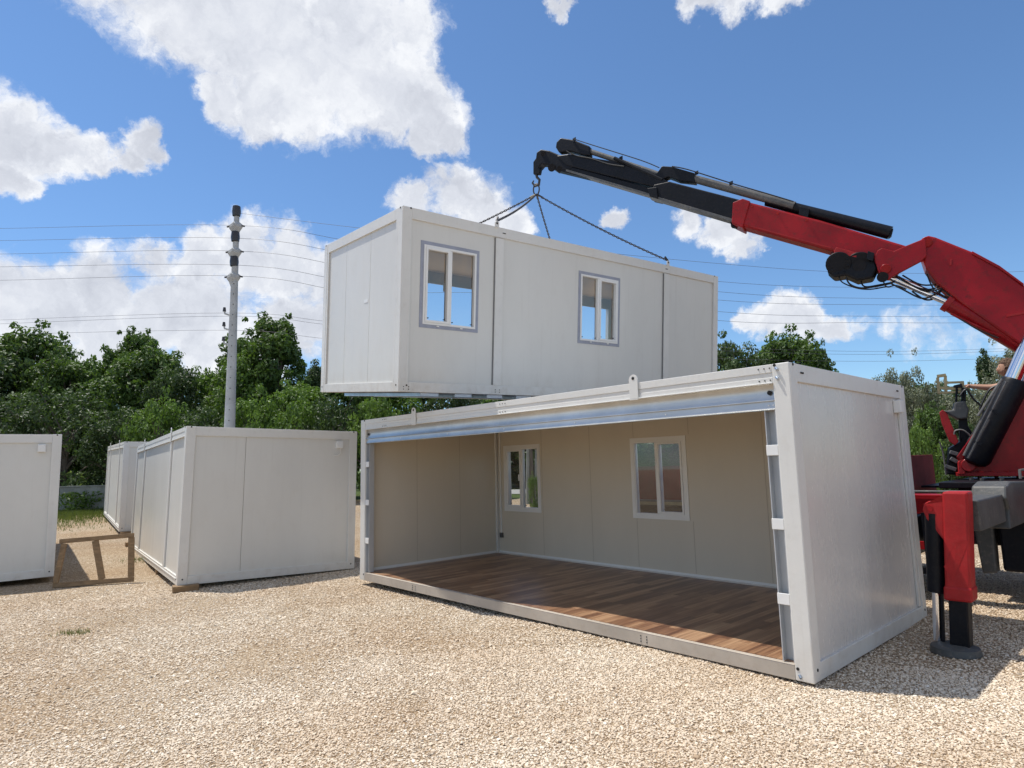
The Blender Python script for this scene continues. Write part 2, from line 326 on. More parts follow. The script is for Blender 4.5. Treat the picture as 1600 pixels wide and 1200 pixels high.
# ------------------------------------------------------------------ sky, clouds and sun
SUN = Vector((-0.972, 0.396, 2.589)).normalized()
def world():
    w = bpy.data.worlds.new('World'); scene.world = w; w.use_nodes = True; t = w.node_tree; t.nodes.clear(); L = t.links
    out = N(t, 'ShaderNodeOutputWorld'); bg = N(t, 'ShaderNodeBackground'); L.new(bg.outputs[0], out.inputs[0])
    sk = N(t, 'ShaderNodeTexSky', sky_type='NISHITA', sun_disc=False)
    sk.sun_elevation = math.asin(SUN.z); sk.sun_rotation = atan2(SUN.x, SUN.y)
    sk.air_density = 1.0; sk.dust_density = .2; sk.ozone_density = 2.2; sk.altitude = 200
    STR = .116
    tc = N(t, 'ShaderNodeTexCoord'); D = tc.outputs['Generated']
    def vm(op, a, b=None, s=None):
        n = N(t, 'ShaderNodeVectorMath', operation=op)
        for i, v in enumerate((a, b)):
            if v is None: continue
            if hasattr(v, 'links'): L.new(v, n.inputs[i])
            else: n.inputs[i].default_value = v
        if s is not None: n.inputs['Scale'].default_value = s
        return n
    def noise(vec, sc, det=6., ro=.6):
        n = N(t, 'ShaderNodeTexNoise', i_Scale=float(sc), i_Detail=float(det), i_Roughness=float(ro)); L.new(vec, n.inputs['Vector']); return n
    def field(vec):
        blobs = []
        for x, y, r in [(215,-60,120),(320,10,125),(400,60,115),(470,110,100),(560,110,105),(620,150,75),(560,10,120),(665,180,50),(345,160,42),(410,160,55),(690,205,34),(640,50,48),(655,222,32),(480,170,52),
                        (10,185,68),(75,215,48),(140,235,36),(205,215,42),(235,245,30),(-60,180,90),(5,262,36),(180,250,30),
                        (705,300,55),(640,312,40),(750,328,55),(805,348,36),(670,285,36),
                        (385,395,62),(310,405,55),(450,405,60),(520,430,60),(235,415,48),(60,485,75),(150,470,70),(-20,470,70),(240,500,80),(330,490,80),(455,500,60),(330,550,60),(410,550,50),(500,500,40),(150,530,60),(30,520,50),
                        (1075,345,34),(1120,362,36),(1160,385,30),(1190,395,14),(957,348,20),(1215,492,36),(1255,500,42),(1170,500,26),(1300,508,30),
                        (1085,-8,45),(1150,-16,50),(1215,-10,40),(868,8,22)]:
            blobs.append((x, y, r, 1.))
        for x, y, r in [(1385,505,40),(1430,525,48),(1480,535,45),(1530,548,40),(1340,505,34),(1570,545,30),(1350,490,22)]: blobs.append((x, y, r, .42))
        acc = None
        for x, y, r, wgt in blobs:
            d = ray(x, y); rr = r / F_PX * 1.28 / (d.length) ; c = d.normalized()
            dn = N(t, 'ShaderNodeVectorMath', operation='DISTANCE'); L.new(vec, dn.inputs[0]); dn.inputs[1].default_value = c
            f = mathn(t, 'MULTIPLY_ADD', dn.outputs['Value'], -wgt / rr, wgt)
            if acc is None: acc = f
            else:
                n = N(t, 'ShaderNodeMath', operation='SMOOTH_MAX'); L.new(acc, n.inputs[0]); L.new(f, n.inputs[1]); n.inputs[2].default_value = .12; acc = n.outputs[0]
        return acc
    # domain warp of the direction
    w1 = noise(D, 4.5, 4, .55); o1 = vm('SUBTRACT', w1.outputs['Color'], (.5, .5, .5)); o1 = vm('SCALE', o1.outputs[0], s=.10)
    w2 = noise(D, 24, 6, .65); o2 = vm('SUBTRACT', w2.outputs['Color'], (.5, .5, .5)); o2 = vm('SCALE', o2.outputs[0], s=.055)
    D1 = vm('ADD', vm('ADD', D, o1.outputs[0]).outputs[0], o2.outputs[0]).outputs[0]
    fl = field(D1); fc = mathn(t, 'MINIMUM', fl, .62)
    NS = (7.5, 12, .64); n1 = noise(D1, *NS)
    # clouds over the rest of the sky, seen only from other positions and in reflections
    n3 = noise(D, 2.3, 7, .6); view = vm('DOT_PRODUCT', D, tuple(_f)).outputs['Value']
    gate = mathn(t, 'MULTIPLY_ADD', view, -4., 2.2, clamp=True)
    back = mathn(t, 'MULTIPLY', mathn(t, 'MULTIPLY_ADD', n3.outputs[0], 3.2, -1.45), gate)
    fa = mathn(t, 'MAXIMUM', fc, mathn(t, 'SUBTRACT', back, mathn(t, 'SUBTRACT', 1., gate)))
    dens = mathn(t, 'MULTIPLY_ADD', n1.outputs[0], 2.25, mathn(t, 'MULTIPLY_ADD', fa, 1.45, -1.42))
    alpha = N(t, 'ShaderNodeMapRange', interpolation_type='SMOOTHSTEP'); L.new(dens, alpha.inputs[0]); alpha.inputs[1].default_value = -.16; alpha.inputs[2].default_value = .40
    # relief: the side towards the sun is bright, thick bellies are grey
    sh = vm('ADD', D1, tuple(Vector((-.3, .1, .95)).normalized() * .022)).outputs[0]; n4 = noise(sh, *NS)
    diff = mathn(t, 'SUBTRACT', n1.outputs[0], n4.outputs[0])
    nb = noise(D1, 4.2, 5, .5); belly = mathn(t, 'MULTIPLY', mathn(t, 'MULTIPLY_ADD', nb.outputs[0], -1.8, 1.5, clamp=True), mathn(t, 'MULTIPLY_ADD', fl, 1.9, -.25, clamp=True))
    soft = mathn(t, 'MULTIPLY_ADD', mathn(t, 'MULTIPLY_ADD', fl, 1.9, -.25, clamp=True), -2.3, 3.3); v = mathn(t, 'MULTIPLY_ADD', diff, soft, .66); v = mathn(t, 'MULTIPLY_ADD', belly, -.46, v, clamp=True)
    lit = ramp(t, v, [(.10, (.58, .60, .66)), (.40, (.80, .82, .87)), (.62, (.97, .98, 1.0)), (.8, (1.06, 1.06, 1.06))])
    cl = mixc(t, 1., lit, (8.1, 8.2, 8.4, 1), 'MULTIPLY')
    # the sky itself, a little more saturated
    skc = mixc(t, 1., sk.outputs[0], (.90, 1.12, 1.30, 1), 'MULTIPLY')
    al = mathn(t, 'MULTIPLY', alpha.outputs[0], .97)
    c = mixc(t, al, skc, cl); L.new(c, bg.inputs[0]); bg.inputs[1].default_value = STR
world()
sd = bpy.data.lights.new('sun', 'SUN'); sd.energy = 5.0; sd.angle = radians(.53); sd.color = (1, .955, .88)
so = bpy.data.objects.new('sun', sd); COL.objects.link(so); so.rotation_euler = SUN.to_track_quat('Z', 'Y').to_euler(); so.location = (-10, 5, 30)

# ------------------------------------------------------------------ ground
def gh(x, y):
    x = np.asarray(x, float); y = np.asarray(y, float)
    z = .033 * np.clip(y - 13.5, 0, 16) * (1 - 1 / (1 + np.exp(-np.clip((x + 3.5) * 1.1, -40, 40))))
    z = z + .018 * np.sin(x * .9 + 1.3 * np.sin(y * .5)) * np.cos(y * .7 + x * .2) + .008 * np.sin(2.3 * x + y) * np.sin(1.9 * y - .7 * x)
    z = z - .07 * np.exp(-(((x + 5.6) / 3.2) ** 2 + ((y - 12) / 3.5) ** 2)) - .035 * np.exp(-(((x + .6) / 3) ** 2 + ((y - 10) / 3) ** 2)) - .02 * np.exp(-(((x - 3.2) / 1.8) ** 2 + ((y - 6) / 1.6) ** 2))
    return z - .012
def ground():
    near = np.arange(-16, 16.01, .14); fx = np.concatenate([-np.geomspace(900, 16.4, 60), near, np.geomspace(16.4, 900, 60)])
    fy = np.concatenate([-np.geomspace(300, 2.2, 25), np.arange(-2, 16, .14), np.geomspace(16.2, 1500, 90)])
    X, Y = np.meshgrid(fx, fy); Z = gh(X, Y); nx, ny = len(fx), len(fy)
    co = np.stack([X, Y, Z], -1).reshape(-1, 3)
    i = np.arange(nx - 1); j = np.arange(ny - 1); I, J = np.meshgrid(i, j); a = (J * nx + I).ravel()
    fc = np.stack([a, a + 1, a + nx + 1, a + nx], -1)
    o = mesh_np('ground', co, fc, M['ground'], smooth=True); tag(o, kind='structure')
def mesh_np(name, co, faces, mat, tint=None, smooth=False, parent=None, link=True):
    me = bpy.data.meshes.new(name); k = faces.shape[1]
    me.vertices.add(len(co)); me.vertices.foreach_set('co', np.ascontiguousarray(co, dtype=np.float32).ravel())
    me.loops.add(faces.size); me.loops.foreach_set('vertex_index', faces.astype(np.int32).ravel())
    me.polygons.add(len(faces)); me.polygons.foreach_set('loop_start', np.arange(0, faces.size, k, dtype=np.int32)); me.polygons.foreach_set('loop_total', np.full(len(faces), k, dtype=np.int32))
    me.polygons.foreach_set('use_smooth', np.full(len(faces), smooth))
    me.update(calc_edges=True); me.materials.append(mat)
    if tint is not None:
        a = me.attributes.new('tint', 'FLOAT', 'POINT'); a.data.foreach_set('value', np.ascontiguousarray(tint, dtype=np.float32))
    o = bpy.data.objects.new(name, me)
    if link: COL.objects.link(o); o.parent = parent
    return o
ground()
def road():
    xs = np.linspace(-9, 60, 60); co = []; 
    for x in xs:
        for w in (40.5 + .05 * x, 47.5 + .08 * x): co.append((x, w, float(gh(x, w)) + .03))
    f = np.array([(2 * i, 2 * i + 2, 2 * i + 3, 2 * i + 1) for i in range(len(xs) - 1)])
    o = mesh_np('road', np.array(co), f, surface('pale_asphalt', (.30, .29, .27), .9, var=.12, scale=2., bump=.3, bscale=30)); tag(o, kind='structure')
road()

def rand_rot(n):
    q = rng.normal(size=(n, 4)); q /= np.linalg.norm(q, axis=1)[:, None]; w, x, y, z = q.T
    return np.stack([1 - 2 * (y * y + z * z), 2 * (x * y - z * w), 2 * (x * z + y * w), 2 * (x * y + z * w), 1 - 2 * (x * x + z * z), 2 * (y * z - x * w), 2 * (x * z - y * w), 2 * (y * z + x * w), 1 - 2 * (x * x + y * y)], -1).reshape(n, 3, 3)
def gravel():
    bm = bmesh.new(); bmesh.ops.create_icosphere(bm, subdivisions=1, radius=1); ico = np.array([v.co[:] for v in bm.verts]); icf = np.array([[v.index for v in f.verts] for f in bm.faces]); bm.free()
    oc = np.array([(1, 0, 0), (-1, 0, 0), (0, 1, 0), (0, -1, 0), (0, 0, 1), (0, 0, -1)], float); ocf = np.array([(0, 2, 4), (2, 1, 4), (1, 3, 4), (3, 0, 4), (2, 0, 5), (1, 2, 5), (3, 1, 5), (0, 3, 5)])
    for nm, V, Fc, r0, r1, dens, s0, s1 in (('gravel', ico, icf, 3.0, 6.6, 5600, .0042, .0100), ('gravel', oc, ocf, 6.6, 13.5, 1900, .0068, .0135)):
        th = radians(43); area = th * (r1 * r1 - r0 * r0); n = int(area * dens)
        r = np.sqrt(rng.uniform(r0 * r0, r1 * r1, n)); a = rng.uniform(-th, th, n); x = r * np.sin(a); y = r * np.cos(a)
        m = np.sin(x * .9 + 1.7 * np.sin(y * .6 + 1)) + np.sin(y * 1.3 - .8 * x + 2 * np.sin(x * .45)) + .5 * np.sin(3.1 * x + 2.3 * y)
        tr = np.exp(-((x + .35 * y + .6 * np.sin(y * .5) - 1.2) / .22) ** 2) + np.exp(-((x + .35 * y + .6 * np.sin(y * .5) + .5) / .22) ** 2)
        keep = rng.random(n) > np.clip((m - .55) * .55, 0, .62) + .35 * tr; r, a, x, y, n = r[keep], a[keep], x[keep], y[keep], int(keep.sum())
        s = rng.uniform(s0, s1, n) * (1 + .6 * (rng.random(n) > .94) + 1.1 * (rng.random(n) > .997))
        sc = s[:, None] * np.stack([rng.uniform(.8, 1.35, n), rng.uniform(.6, 1.1, n), rng.uniform(.35, .75, n)], -1)
        P = V[None] * (1 + rng.uniform(-.28, .28, (n, len(V), 1))) * sc[:, None]
        R = rand_rot(n); flat = Matrix.Rotation(0, 3, 'X')
        ang = rng.uniform(0, 2 * pi, n); ti = rng.normal(0, .45, n); ca, sa = np.cos(ang), np.sin(ang)
        # tilt about x then turn about z
        ct, st = np.cos(ti), np.sin(ti); Y = P[..., 1] * ct[:, None] - P[..., 2] * st[:, None]; Z = P[..., 1] * st[:, None] + P[..., 2] * ct[:, None]; X = P[..., 0]
        P = np.stack([X * ca[:, None] - Y * sa[:, None], X * sa[:, None] + Y * ca[:, None], Z], -1)
        P += np.stack([x, y, gh(x, y) + s * .35], -1)[:, None]
        t_ = np.clip(rng.normal(.52, .24, n), 0, 1)
        f = (Fc[None] + (np.arange(n) * len(V))[:, None, None]).reshape(-1, 3)
        o = mesh_np(nm, P.reshape(-1, 3), f, M['stone'], np.repeat(t_, len(V)))
        tag(o, 'loose pale crushed stones covering the %s of the yard' % ('foreground' if r0 < 5 else 'middle'), 'gravel', kind='stuff')
gravel()

# ------------------------------------------------------------------ container modules
CL, CW, CH = 7.2584, 3.0151, 2.6
WIN = [(.31, 1.31, .925, 2.17, 'L'), (3.355, 4.37, .925, 2.17, 'R')]
def window(x0, x1, z0, z1, sash, y_out, sgn, parent):
    """y_out: outer wall face, sgn=+1 when the inside lies at larger y"""
    Y = lambda a: y_out + sgn * a
    def rect(mb, a, b, c, d, w, ya, yb):
        ya, yb = sorted((Y(ya), Y(yb)))
        mb.holed(a, b, c, d, ya, yb, [(a + w, b - w, c + w, d - w)])
    mb = MB(); rect(mb, x0 + .052, x1 - .052, z0 + .052, z1 - .052, .030, -.014, .060)
    xm = x0 + (.5 if sash == 'L' else .47) * (x1 - x0); ya, yb = sorted((Y(-.012), Y(.058))); mb.box(xm - .022, xm + .022, ya, yb, z0 + .085, z1 - .085)
    fr = mb.build('window', M['trim'], parent, bevel=.003)
    mb = MB(); rect(mb, x0, x1, z0, z1, .06, -.006, .02); mb.build('outer_trim', M['film'], fr, bevel=.002)
    mb = MB(); rect(mb, x0 + .0, x1 - .0, z0 + .0, z1 - .0, .062, .056, .066); mb.build('inner_trim', M['trim'], fr, bevel=.002)
    a, b = (x0 + .084, xm - .023) if sash == 'L' else (xm + .023, x1 - .084)
    c, d = (xm + .023, x1 - .084) if sash == 'L' else (x0 + .084, xm - .023)
    mb = MB(); rect(mb, a, b, z0 + .084, z1 - .084, .031, -.022, .068)
    sa = mb.build('sash', M['trim'], fr, bevel=.004)
    mb = MB(); yy = sorted((Y(.068), Y(.09))); xh = xm - .055 if sash == 'L' else xm + .055
    mb.box(xh - .01, xh + .01, yy[0], yy[1], (z0 + z1) / 2 - .05, (z0 + z1) / 2 + .07); mb.build('handle', M['trim'], fr)
    for (p, q, ins) in ((a, b, .031), (c, d, 0.0)):
        mb = MB(); y = Y(.034); za, zb = z0 + .086 + ins, z1 - .086 - ins; mb.v = [(p + ins, y, za), (q - ins, y, za), (q - ins, y, zb), (p + ins, y, zb)]; mb.f = [(0, 1, 2, 3)]
        mb.build('pane', M['glass'], fr, normals=False)
        mb = MB()
        for sx in (p + ins + .03, q - ins - .03): mb.tube([(sx, Y(-.0), za + .03), (sx, Y(.02), za + .03)], .009, 8)
        mb.build('pane_clip', M['dark'], fr)
    mb = MB()
    for sx in (x0 + .3, x1 - .3): yy = sorted((Y(-.008), Y(-.02))); mb.box(sx - .02, sx + .02, yy[0], yy[1], z0 + .03, z0 + .045)
    mb.build('drain_cap', M['trim'], fr)

def container(name, label, cat, loc, rot, open_side=None, window_side=None, endmat='panel', seams_end=(), group=None, beams=False, socket=None, lift_front=True, lift_back=True):
    root = thing(name, label, cat, loc, rot, group)
    L, W, H = CL, CW, CH; p = .15
    fm = M['frame']
    # corner posts: folded profile with a small step
    for (cx, cy) in ((0, 0), (1, 0), (1, 1), (0, 1)):
        x0 = 0 if cx == 0 else L - p; y0 = 0 if cy == 0 else W - p
        mb = MB().box(x0, x0 + p, y0, y0 + p, 0.001, H - .001)
        o = mb.build('corner_post', fm, root, bevel=.008)
        mb = MB()
        for zz in (.055, H - .055):
            for (ux, uy) in ((1, 0), (0, 1)):
                if ux: X = -.002 if cx == 0 else L + .002; mb.tube([(X - .002, y0 + p / 2, zz + .04), (X + .002, y0 + p / 2, zz + .04)], .013, 10)
                else: Yv = -.002 if cy == 0 else W + .002; mb.tube([(x0 + p / 2 + (.05 if cx == 0 else -.05), Yv - .002, zz + .04), (x0 + p / 2 + (.05 if cx == 0 else -.05), Yv + .002, zz + .04)], .013, 10)
        mb.build('lock_hole', M['dark'], o)
    def beam_x(y_face, s, z0, z1, kind, mat, prof):
        mb = MB()
        for (d0, d1, a, b) in prof:       # depth range, height range
            ya, yb = sorted((y_face + s * d0, y_face + s * d1)); mb.box(p, L - p, ya, yb, a, b)
        return mb.build(kind, mat, root, bevel=.004)
    def beam_y(x_face, s, kind, mat, prof):
        mb = MB()
        for (d0, d1, a, b) in prof:
            xa, xb = sorted((x_face + s * d0, x_face + s * d1)); mb.box(xa, xb, p, W - p, a, b)
        return mb.build(kind, mat, root, bevel=.004)
    roofp = [(.004, .13, H - .165, H - .115), (.010, .12, H - .115, H - .075), (.003, .12, H - .075, H - .002), (-.012, .02, H - .172, H - .160)]
    roofp2 = [(.004, .13, H - .16, H - .003)]
    basep = [(.003, .13, .002, .145)]
    for s, yf, side in ((1, 0, 'front'), (-1, W, 'back')):
        op = open_side == side
        beam_x(yf, s, 0, 0, 'roof_beam', fm, roofp if (op or not window_side) else roofp2)
        if op:
            b = beam_x(yf, s, 0, 0, 'base_beam', M['rust'], [(.002, .05, .0, .115), (.001, .13, .115, .122)])
        else: beam_x(yf, s, 0, 0, 'base_beam', fm, basep + ([] if window_side else [(-.010, .02, .095, .108)]))
    for s, xf in ((1, 0), (-1, L)):
        beam_y(xf, s, 'roof_beam', fm, roofp2); beam_y(xf, s, 'base_beam', fm, [(.003, .13, .002, .14)])
    # end walls
    for s, xf in ((1, 0), (-1, L)):
        mb = MB(); ys = [p - .02] + [p + (W - 2 * p) * q for q in seams_end] + [W - p + .02]
        for i in range(len(ys) - 1):
            xa, xb = sorted((xf + s * .028, xf + s * .048)); mb.box(xa, xb, ys[i] + .003, ys[i + 1] - .003, .13, H - .15)
        mb.build('end_panel', M[endmat], root, bevel=.003)
        mb = MB(); xa, xb = sorted((xf + s * .05, xf + s * .11)); mb.box(xa, xb, .11, W - .11, .13, H - .15); mb.build('end_lining', M['inner'], root)
    # long walls
    for s, yf, side, lift in ((1, 0, 'front', lift_front), (-1, W, 'back', lift_back)):
        if open_side == side: continue
        holes = [(a + .05, b - .05, c + .05, d - .05) for a, b, c, d, _ in WIN] if window_side == side else []
        xs = [p - .02, 1.6, 2.75, 3.95, 5.65, L - p + .02] if window_side != side else [p - .02, 1.6, 5.65, L - p + .02]
        mb = MB()
        for i in range(len(xs) - 1):
            ya, yb = sorted((yf + s * .03, yf + s * .048)); mb.holed(xs[i] + .0015, xs[i + 1] - .0015, .13, H - .15, ya, yb, [(max(h[0], xs[i] + .0015), min(h[1], xs[i + 1] - .0015), h[2], h[3]) for h in holes if h[0] < xs[i + 1] and h[1] > xs[i]])
        mb.build('side_panel', M['panel'], root)
        mb = MB(); ya, yb = sorted((yf + s * .05, yf + s * .085)); mb.holed(.11, L - .11, .13, H - .15, ya, yb, holes); mb.build('side_lining', M['inner'], root)
        if lift:
            for x in (1.62, 5.58):
                ya, yb = sorted((yf + s * .002, yf + s * .029)); mb = MB().box(x - .02, x + .13, ya, yb, .146, H - .173)
                o = mb.build('lifting_post', fm, root, bevel=.005)
                ya, yb = sorted((yf + s * .010, yf + s * .0285)); MB().box(x - .034, x - .025, ya, yb, .15, H - .175).build('gap_strip', M['zincd'], o)  # shade of the open gap put in as a dark grey strip
        if holes:
            for w in WIN: window(*w, yf + s * .03, s, root)
    # lifting lugs
    for yf, s in ((0, 1), (W, -1)):
        for x in (1.60, 5.65):
            ya, yb = sorted((yf - s * .001, yf - s * .012))
            prof = [(x - .055, ya, H - .18), (x + .055, ya, H - .18), (x + .055, ya, H + .04), (x + .038, ya, H + .072), (x, ya, H + .086), (x - .038, ya, H + .072), (x - .055, ya, H + .04)]
            if yf == 0 and open_side != 'front' and window_side: prof = [(x - .04, ya, H - .02)] + [(x + .04, ya, H - .02), (x + .04, ya, H + .06), (x, ya, H + .10), (x - .04, ya, H + .06)]
            o = MB().prism(prof, (0, yb - ya, 0)).build('lifting_lug', fm, root, bevel=.003)
            MB().tube([(x, ya - .003, H + .045), (x, yb + .003, H + .045)], .017, 12).build('lug_hole', M['dark'], o)
    # roof, ceiling, floor
    MB().box(.13, L - .13, .13, W - .13, H - .03, H - .012).build('roof_sheet', fm, root)
    MB().box(.112, L - .112, .135, W - .135, H - .16, H - .135).build('ceiling', M['ceil'], root)
    MB().box(.112, L - .112, .05 if open_side == 'front' else .112, W - (.05 if open_side == 'back' else .087), .108, .1285).build('floor', M['laminate'], root)
    MB().box(.13, L - .13, .13, W - .13, .055, .07).build('floor_underside', M['galv'], root)
    if beams:
        for k in range(12):
            x = .40 + k * .575; MB().box(x, x + .30, .10, W - .10, -.055, .0).build('cross_member', M['galv'], root, bevel=.004)
    if socket == 'end':
        o = MB().box(L - .027, L + .045, W - .42, W - .30, H - .33, H - .20).build('power_socket', M['trim'], root, bevel=.008)
        MB().tube([(L - .02, W - .33, H - .33), (L - .0, W - .33, H - .42), (L - .01, W - .38, H - .47), (L - .01, W - .45, H - .47)], .008, 6).build('socket_cable', M['trim'], o)
    elif socket == 'box':
        MB().box(L - .027, L + .05, W - .36, W - .24, H - .33, H - .19).build('power_socket', M['trim'], root, bevel=.008)
    return root

# open module in front
C1 = container('container_module', 'white container module with its long side open, wooden floor inside, standing on the gravel', 'container', (-2.5903, 10.6258, .03), (-.0071, .0056, -.8274),
               open_side='front', window_side='back', endmat='panel_gloss', lift_back=True, socket='box')
def c1_extras(root):
    L, W, H = CL, CW, CH
    # galvanised lintel: a concave rolled profile with two folded lips
    prof = [(.010, H - .168), (.030, 2.425), (.040, 2.395), (.042, 2.36), (.036, 2.325), (.028, 2.296), (.024, 2.290), (.006, 2.290), (.004, 2.283), (.026, 2.281), (.024, 2.262), (.021, 2.243), (.016, 2.225), (.012, 2.213), (.008, 2.210), (.008, 2.203), (.05, 2.203), (.05, H - .168)]
    mb = MB().prism([(.155, y, z) for y, z in prof], (L - .31, 0, 0))
    o = mb.build('lintel', M['galv2'], root, smooth=22)
    mb = MB()
    for x in (.2, L - .2): mb.tube([(x, .024, 2.355), (x, .031, 2.355)], .02, 12)
    mb.build('drain_hole', M['dark'], o)
    mb = MB()
    for x in (.17, .21, L - .21, L - .17, 1.2, 2.4, 3.6, 4.8, 6.): mb.tube([(x, .016, 2.245), (x, .022, 2.245)], .007, 8)
    mb.build('lintel_screw', M['trim'], o)
    # inner side posts with white straps
    for s, x0 in ((1, .155), (-1, L - .155)):
        a, b = sorted((x0 + s * 0, x0 + s * .1))
        mb = MB().box(a, a + .008, .02, .11, .13, 2.2); mb.box(b - .008, b, .02, .11, .13, 2.2); mb.box(a + .008, b - .008, .09, .10, .13, 2.2)
        o = mb.build('jamb_channel', M['zinc'], root)
        for z in (.63, 1.24, 1.86): MB().box(a - .002, b + .002, .008, .019, z - .045, z + .045).build('jamb_strap', M['trim'], o, bevel=.003)
    # screw groups on the beams
    mb = MB()
    for x in (.75, 3.6, L - .22):
        for dx in (-.05, 0, .05):
            for z in (H - .14, H - .035): mb.tube([(x + dx, -.004, z), (x + dx, .004, z)], .006, 6)
    for x in (1.58, 5.62):
        for dx in (-.035, .035):
            for z in (.032, .058, .085): mb.tube([(x + dx, -.001, z), (x + dx, .003, z)], .008, 6)
    mb.build('beam_screw', M['greyp'], root)
    mb = MB()
    for z in (H - .04, H - .12): mb.tube([(L - .115, -.002, z), (L - .095, -.018, z - .02)], .012, 8)
    mb.tube([(L - .115, -.002, .05), (L - .1, -.014, .03)], .012, 8)
    mb.build('corner_bolt', M['galv'], root)
    # skirting, corner trims and conduit inside
    mb = MB().box(.115, L - .115, W - .100, W - .086, .13, .175); mb.box(.111, .125, .12, W - .102, .13, .175); mb.box(L - .125, L - .111, .12, W - .102, .13, .175); mb.build('skirting', M['trim'], root, bevel=.003)
    MB().box(.112, .15, W - .125, W - .101, .18, H - .165).build('corner_trim', M['trim'], root, bevel=.004)
    o = MB().box(.20, .225, W - .11, W - .087, .50, H - .165).build('conduit', M['trim'], root, bevel=.004)
    MB().box(.185, .26, W - .125, W - .087, .42, .51).build('wall_socket', M['greyp'], o, bevel=.005)
    for x in (1.35, 2.5, 3.42, 4.42, 5.55):
        for z0, z1 in (((.18, H - .17),) if x in (1.35, 2.5, 5.55) else ((.18, .92), (2.18, H - .17))): MB().box(x - .004, x + .004, W - .0872, W - .084, z0, z1).build('panel_joint', M['zincd2'], root)
    for y in (1.05, 2.0): MB().box(.108, .1115, y - .004, y + .004, .18, H - .17).build('panel_joint', M['zincd2'], root)
    # slots on the end face beam
    mb = MB()
    for y in (.25, W - .25): mb.box(L + .0, L + .003, y - .03, y + .03, H - .085, H - .07)
    mb.build('beam_slot', M['dark'], root)
    MB().box(L - .027, L - .004, W - .235, W - .165, .15, H - .17).build('end_lift_post', M['frame'], root, bevel=.005)
c1_extras(C1)

C3 = container('container_module', 'white container module with two windows hanging in the air from the crane chains', 'container', (-1.5733, 8.6495, 2.852), (.1098, -.0166, .6451),
               open_side='back', window_side='front', seams_end=(.35, .7), beams=True)
mb = MB()
for x in (.15 + 1.6, 5.62):
    mb.box(x - .03, x + .03, -.001, .003, CH - .09, CH - .078)
for x in (.12, 1.68, 5.6):
    for dx in (-.04, .04):
        for z in (.04, .075): mb.tube([(x + dx, -.001, z), (x + dx, .003, z)], .008, 6)
mb.build('beam_slot', M['dark'], C3)
MB().box(.155, CL - .155, CW - .05, CW - .012, 2.205, CH - .168).build('lintel', M['zinc'], C3)
for x0 in (.155, CL - .255): MB().box(x0, x0 + .1, CW - .11, CW - .02, .13, 2.2).build('jamb_channel', M['zinc'], C3)
mb = MB().box(.002, .027, .15, .20, .14, CH - .16); mb.box(.002, .027, CW - .21, CW - .16, .14, CH - .16); mb.build('end_lift_post', M['frame'], C3, bevel=.004)
MB().box(.0235, .0275, 1.15, 1.30, 1.38, 1.43).build('paper_label', M['trim'], C3)

cc, ss = cos(.6338), sin(.6338)
def side_module(label, near, yaw, rz, zfar, znear, **kw):
    """closed module whose long left side runs away from the camera; near = its near left bottom corner"""
    e = Vector((-sin(yaw), cos(yaw), 0)); far = Vector((near[0], near[1], 0)) + e * CL
    tilt = math.asin((znear - zfar) / CL)
    return container('container_module', label, 'container', (far.x, far.y, zfar), (rz, -tilt, yaw - pi / 2), group=None, **kw)
C2 = side_module('closed white container module left of the open one, its blank end facing the yard', (-5.5341, 10.5409), .6338, -.026, .0, .03, seams_end=(.3, ), socket='end')
C5 = side_module('closed white container module standing in line behind another, beyond the gap', (-11.5, 18.6), .625, -.01, .43, .26)
C4 = side_module('closed white container module cut off by the left edge of the picture', (-8.504 - CW * cos(.66), 11.892 - CW * sin(.66)), .66, 0, .06, .05, socket='box')

# timber blocks
def block(label, loc, rz, s=(.42, .16, .08)):
    o = MB().box(-s[0] / 2, s[0] / 2, -s[1] / 2, s[1] / 2, 0, s[2]).build('timber_block', M['wood'], None, bevel=.006)
    o.location = loc; o.rotation_euler = (0, 0, rz); tag(o, label, 'wood block', 'timber blocks propping the closed modules')
def gz(x, y): return float(gh(x, y))
block('brown timber block under the near corner of the closed module', (-5.42, 10.60, gz(-5.44, 10.6)), .55, (.38, .24, .1))
block('small brown timber block sticking out halfway along the closed module', (-6.92, 12.6, gz(-7, 12.5)), .63, (.2, .1, .09))
block('dark timber block behind the leaning wooden frame, in the gap between the modules', (-9.7, 16.3, gz(-9.85, 16.2) - .02), .63, (.34, .2, .12))
block('timber block under the near corner of the hindmost module', (-11.3, 18.65, gz(-11.4, 18.6)), .63, (.3, .2, .1))

# leaning wooden frame
def wframe():
    a = Vector((-8.15, 11.39, gz(-8.15, 11.39))); b = Vector((-6.90, 11.66, gz(-6.9, 11.66) + .02)); up1 = Vector((.02, .12, .78)); up2 = Vector((-.10, .08, .81))
    A, B, Cc, D = a, b, b + up2, a + up1
    root = thing('timber_rack', 'brown rectangular timber frame with one cross bar leaning beside the left module', 'frame', a)
    loc = lambda p: p - a
    n = (B - A).cross(up1).normalized()
    for nm, p, q, w in (('rail', A + Vector((0, 0, .04)), B + Vector((0, 0, .04)), .085), ('rail', D - Vector((.03, 0, 0)), Cc + Vector((.02, 0, 0)), .075), ('stile', A + Vector((.04, 0, .082)), D + Vector((.05, 0, -.04)), .085), ('stile', B + Vector((-.05, 0, .082)), Cc + Vector((-.02, 0, -.04)), .095), ('cross_bar', A.lerp(B, .60) + Vector((0, 0, .082)), D.lerp(Cc, .47) - Vector((0, 0, .04)), .10)):
        mb = MB().bar(loc(p), loc(q), .05 if nm != 'rail' else .056, w, up=(B - A) if nm != 'rail' else up1); mb.build(nm, M['wood'], root, bevel=.005)
wframe()

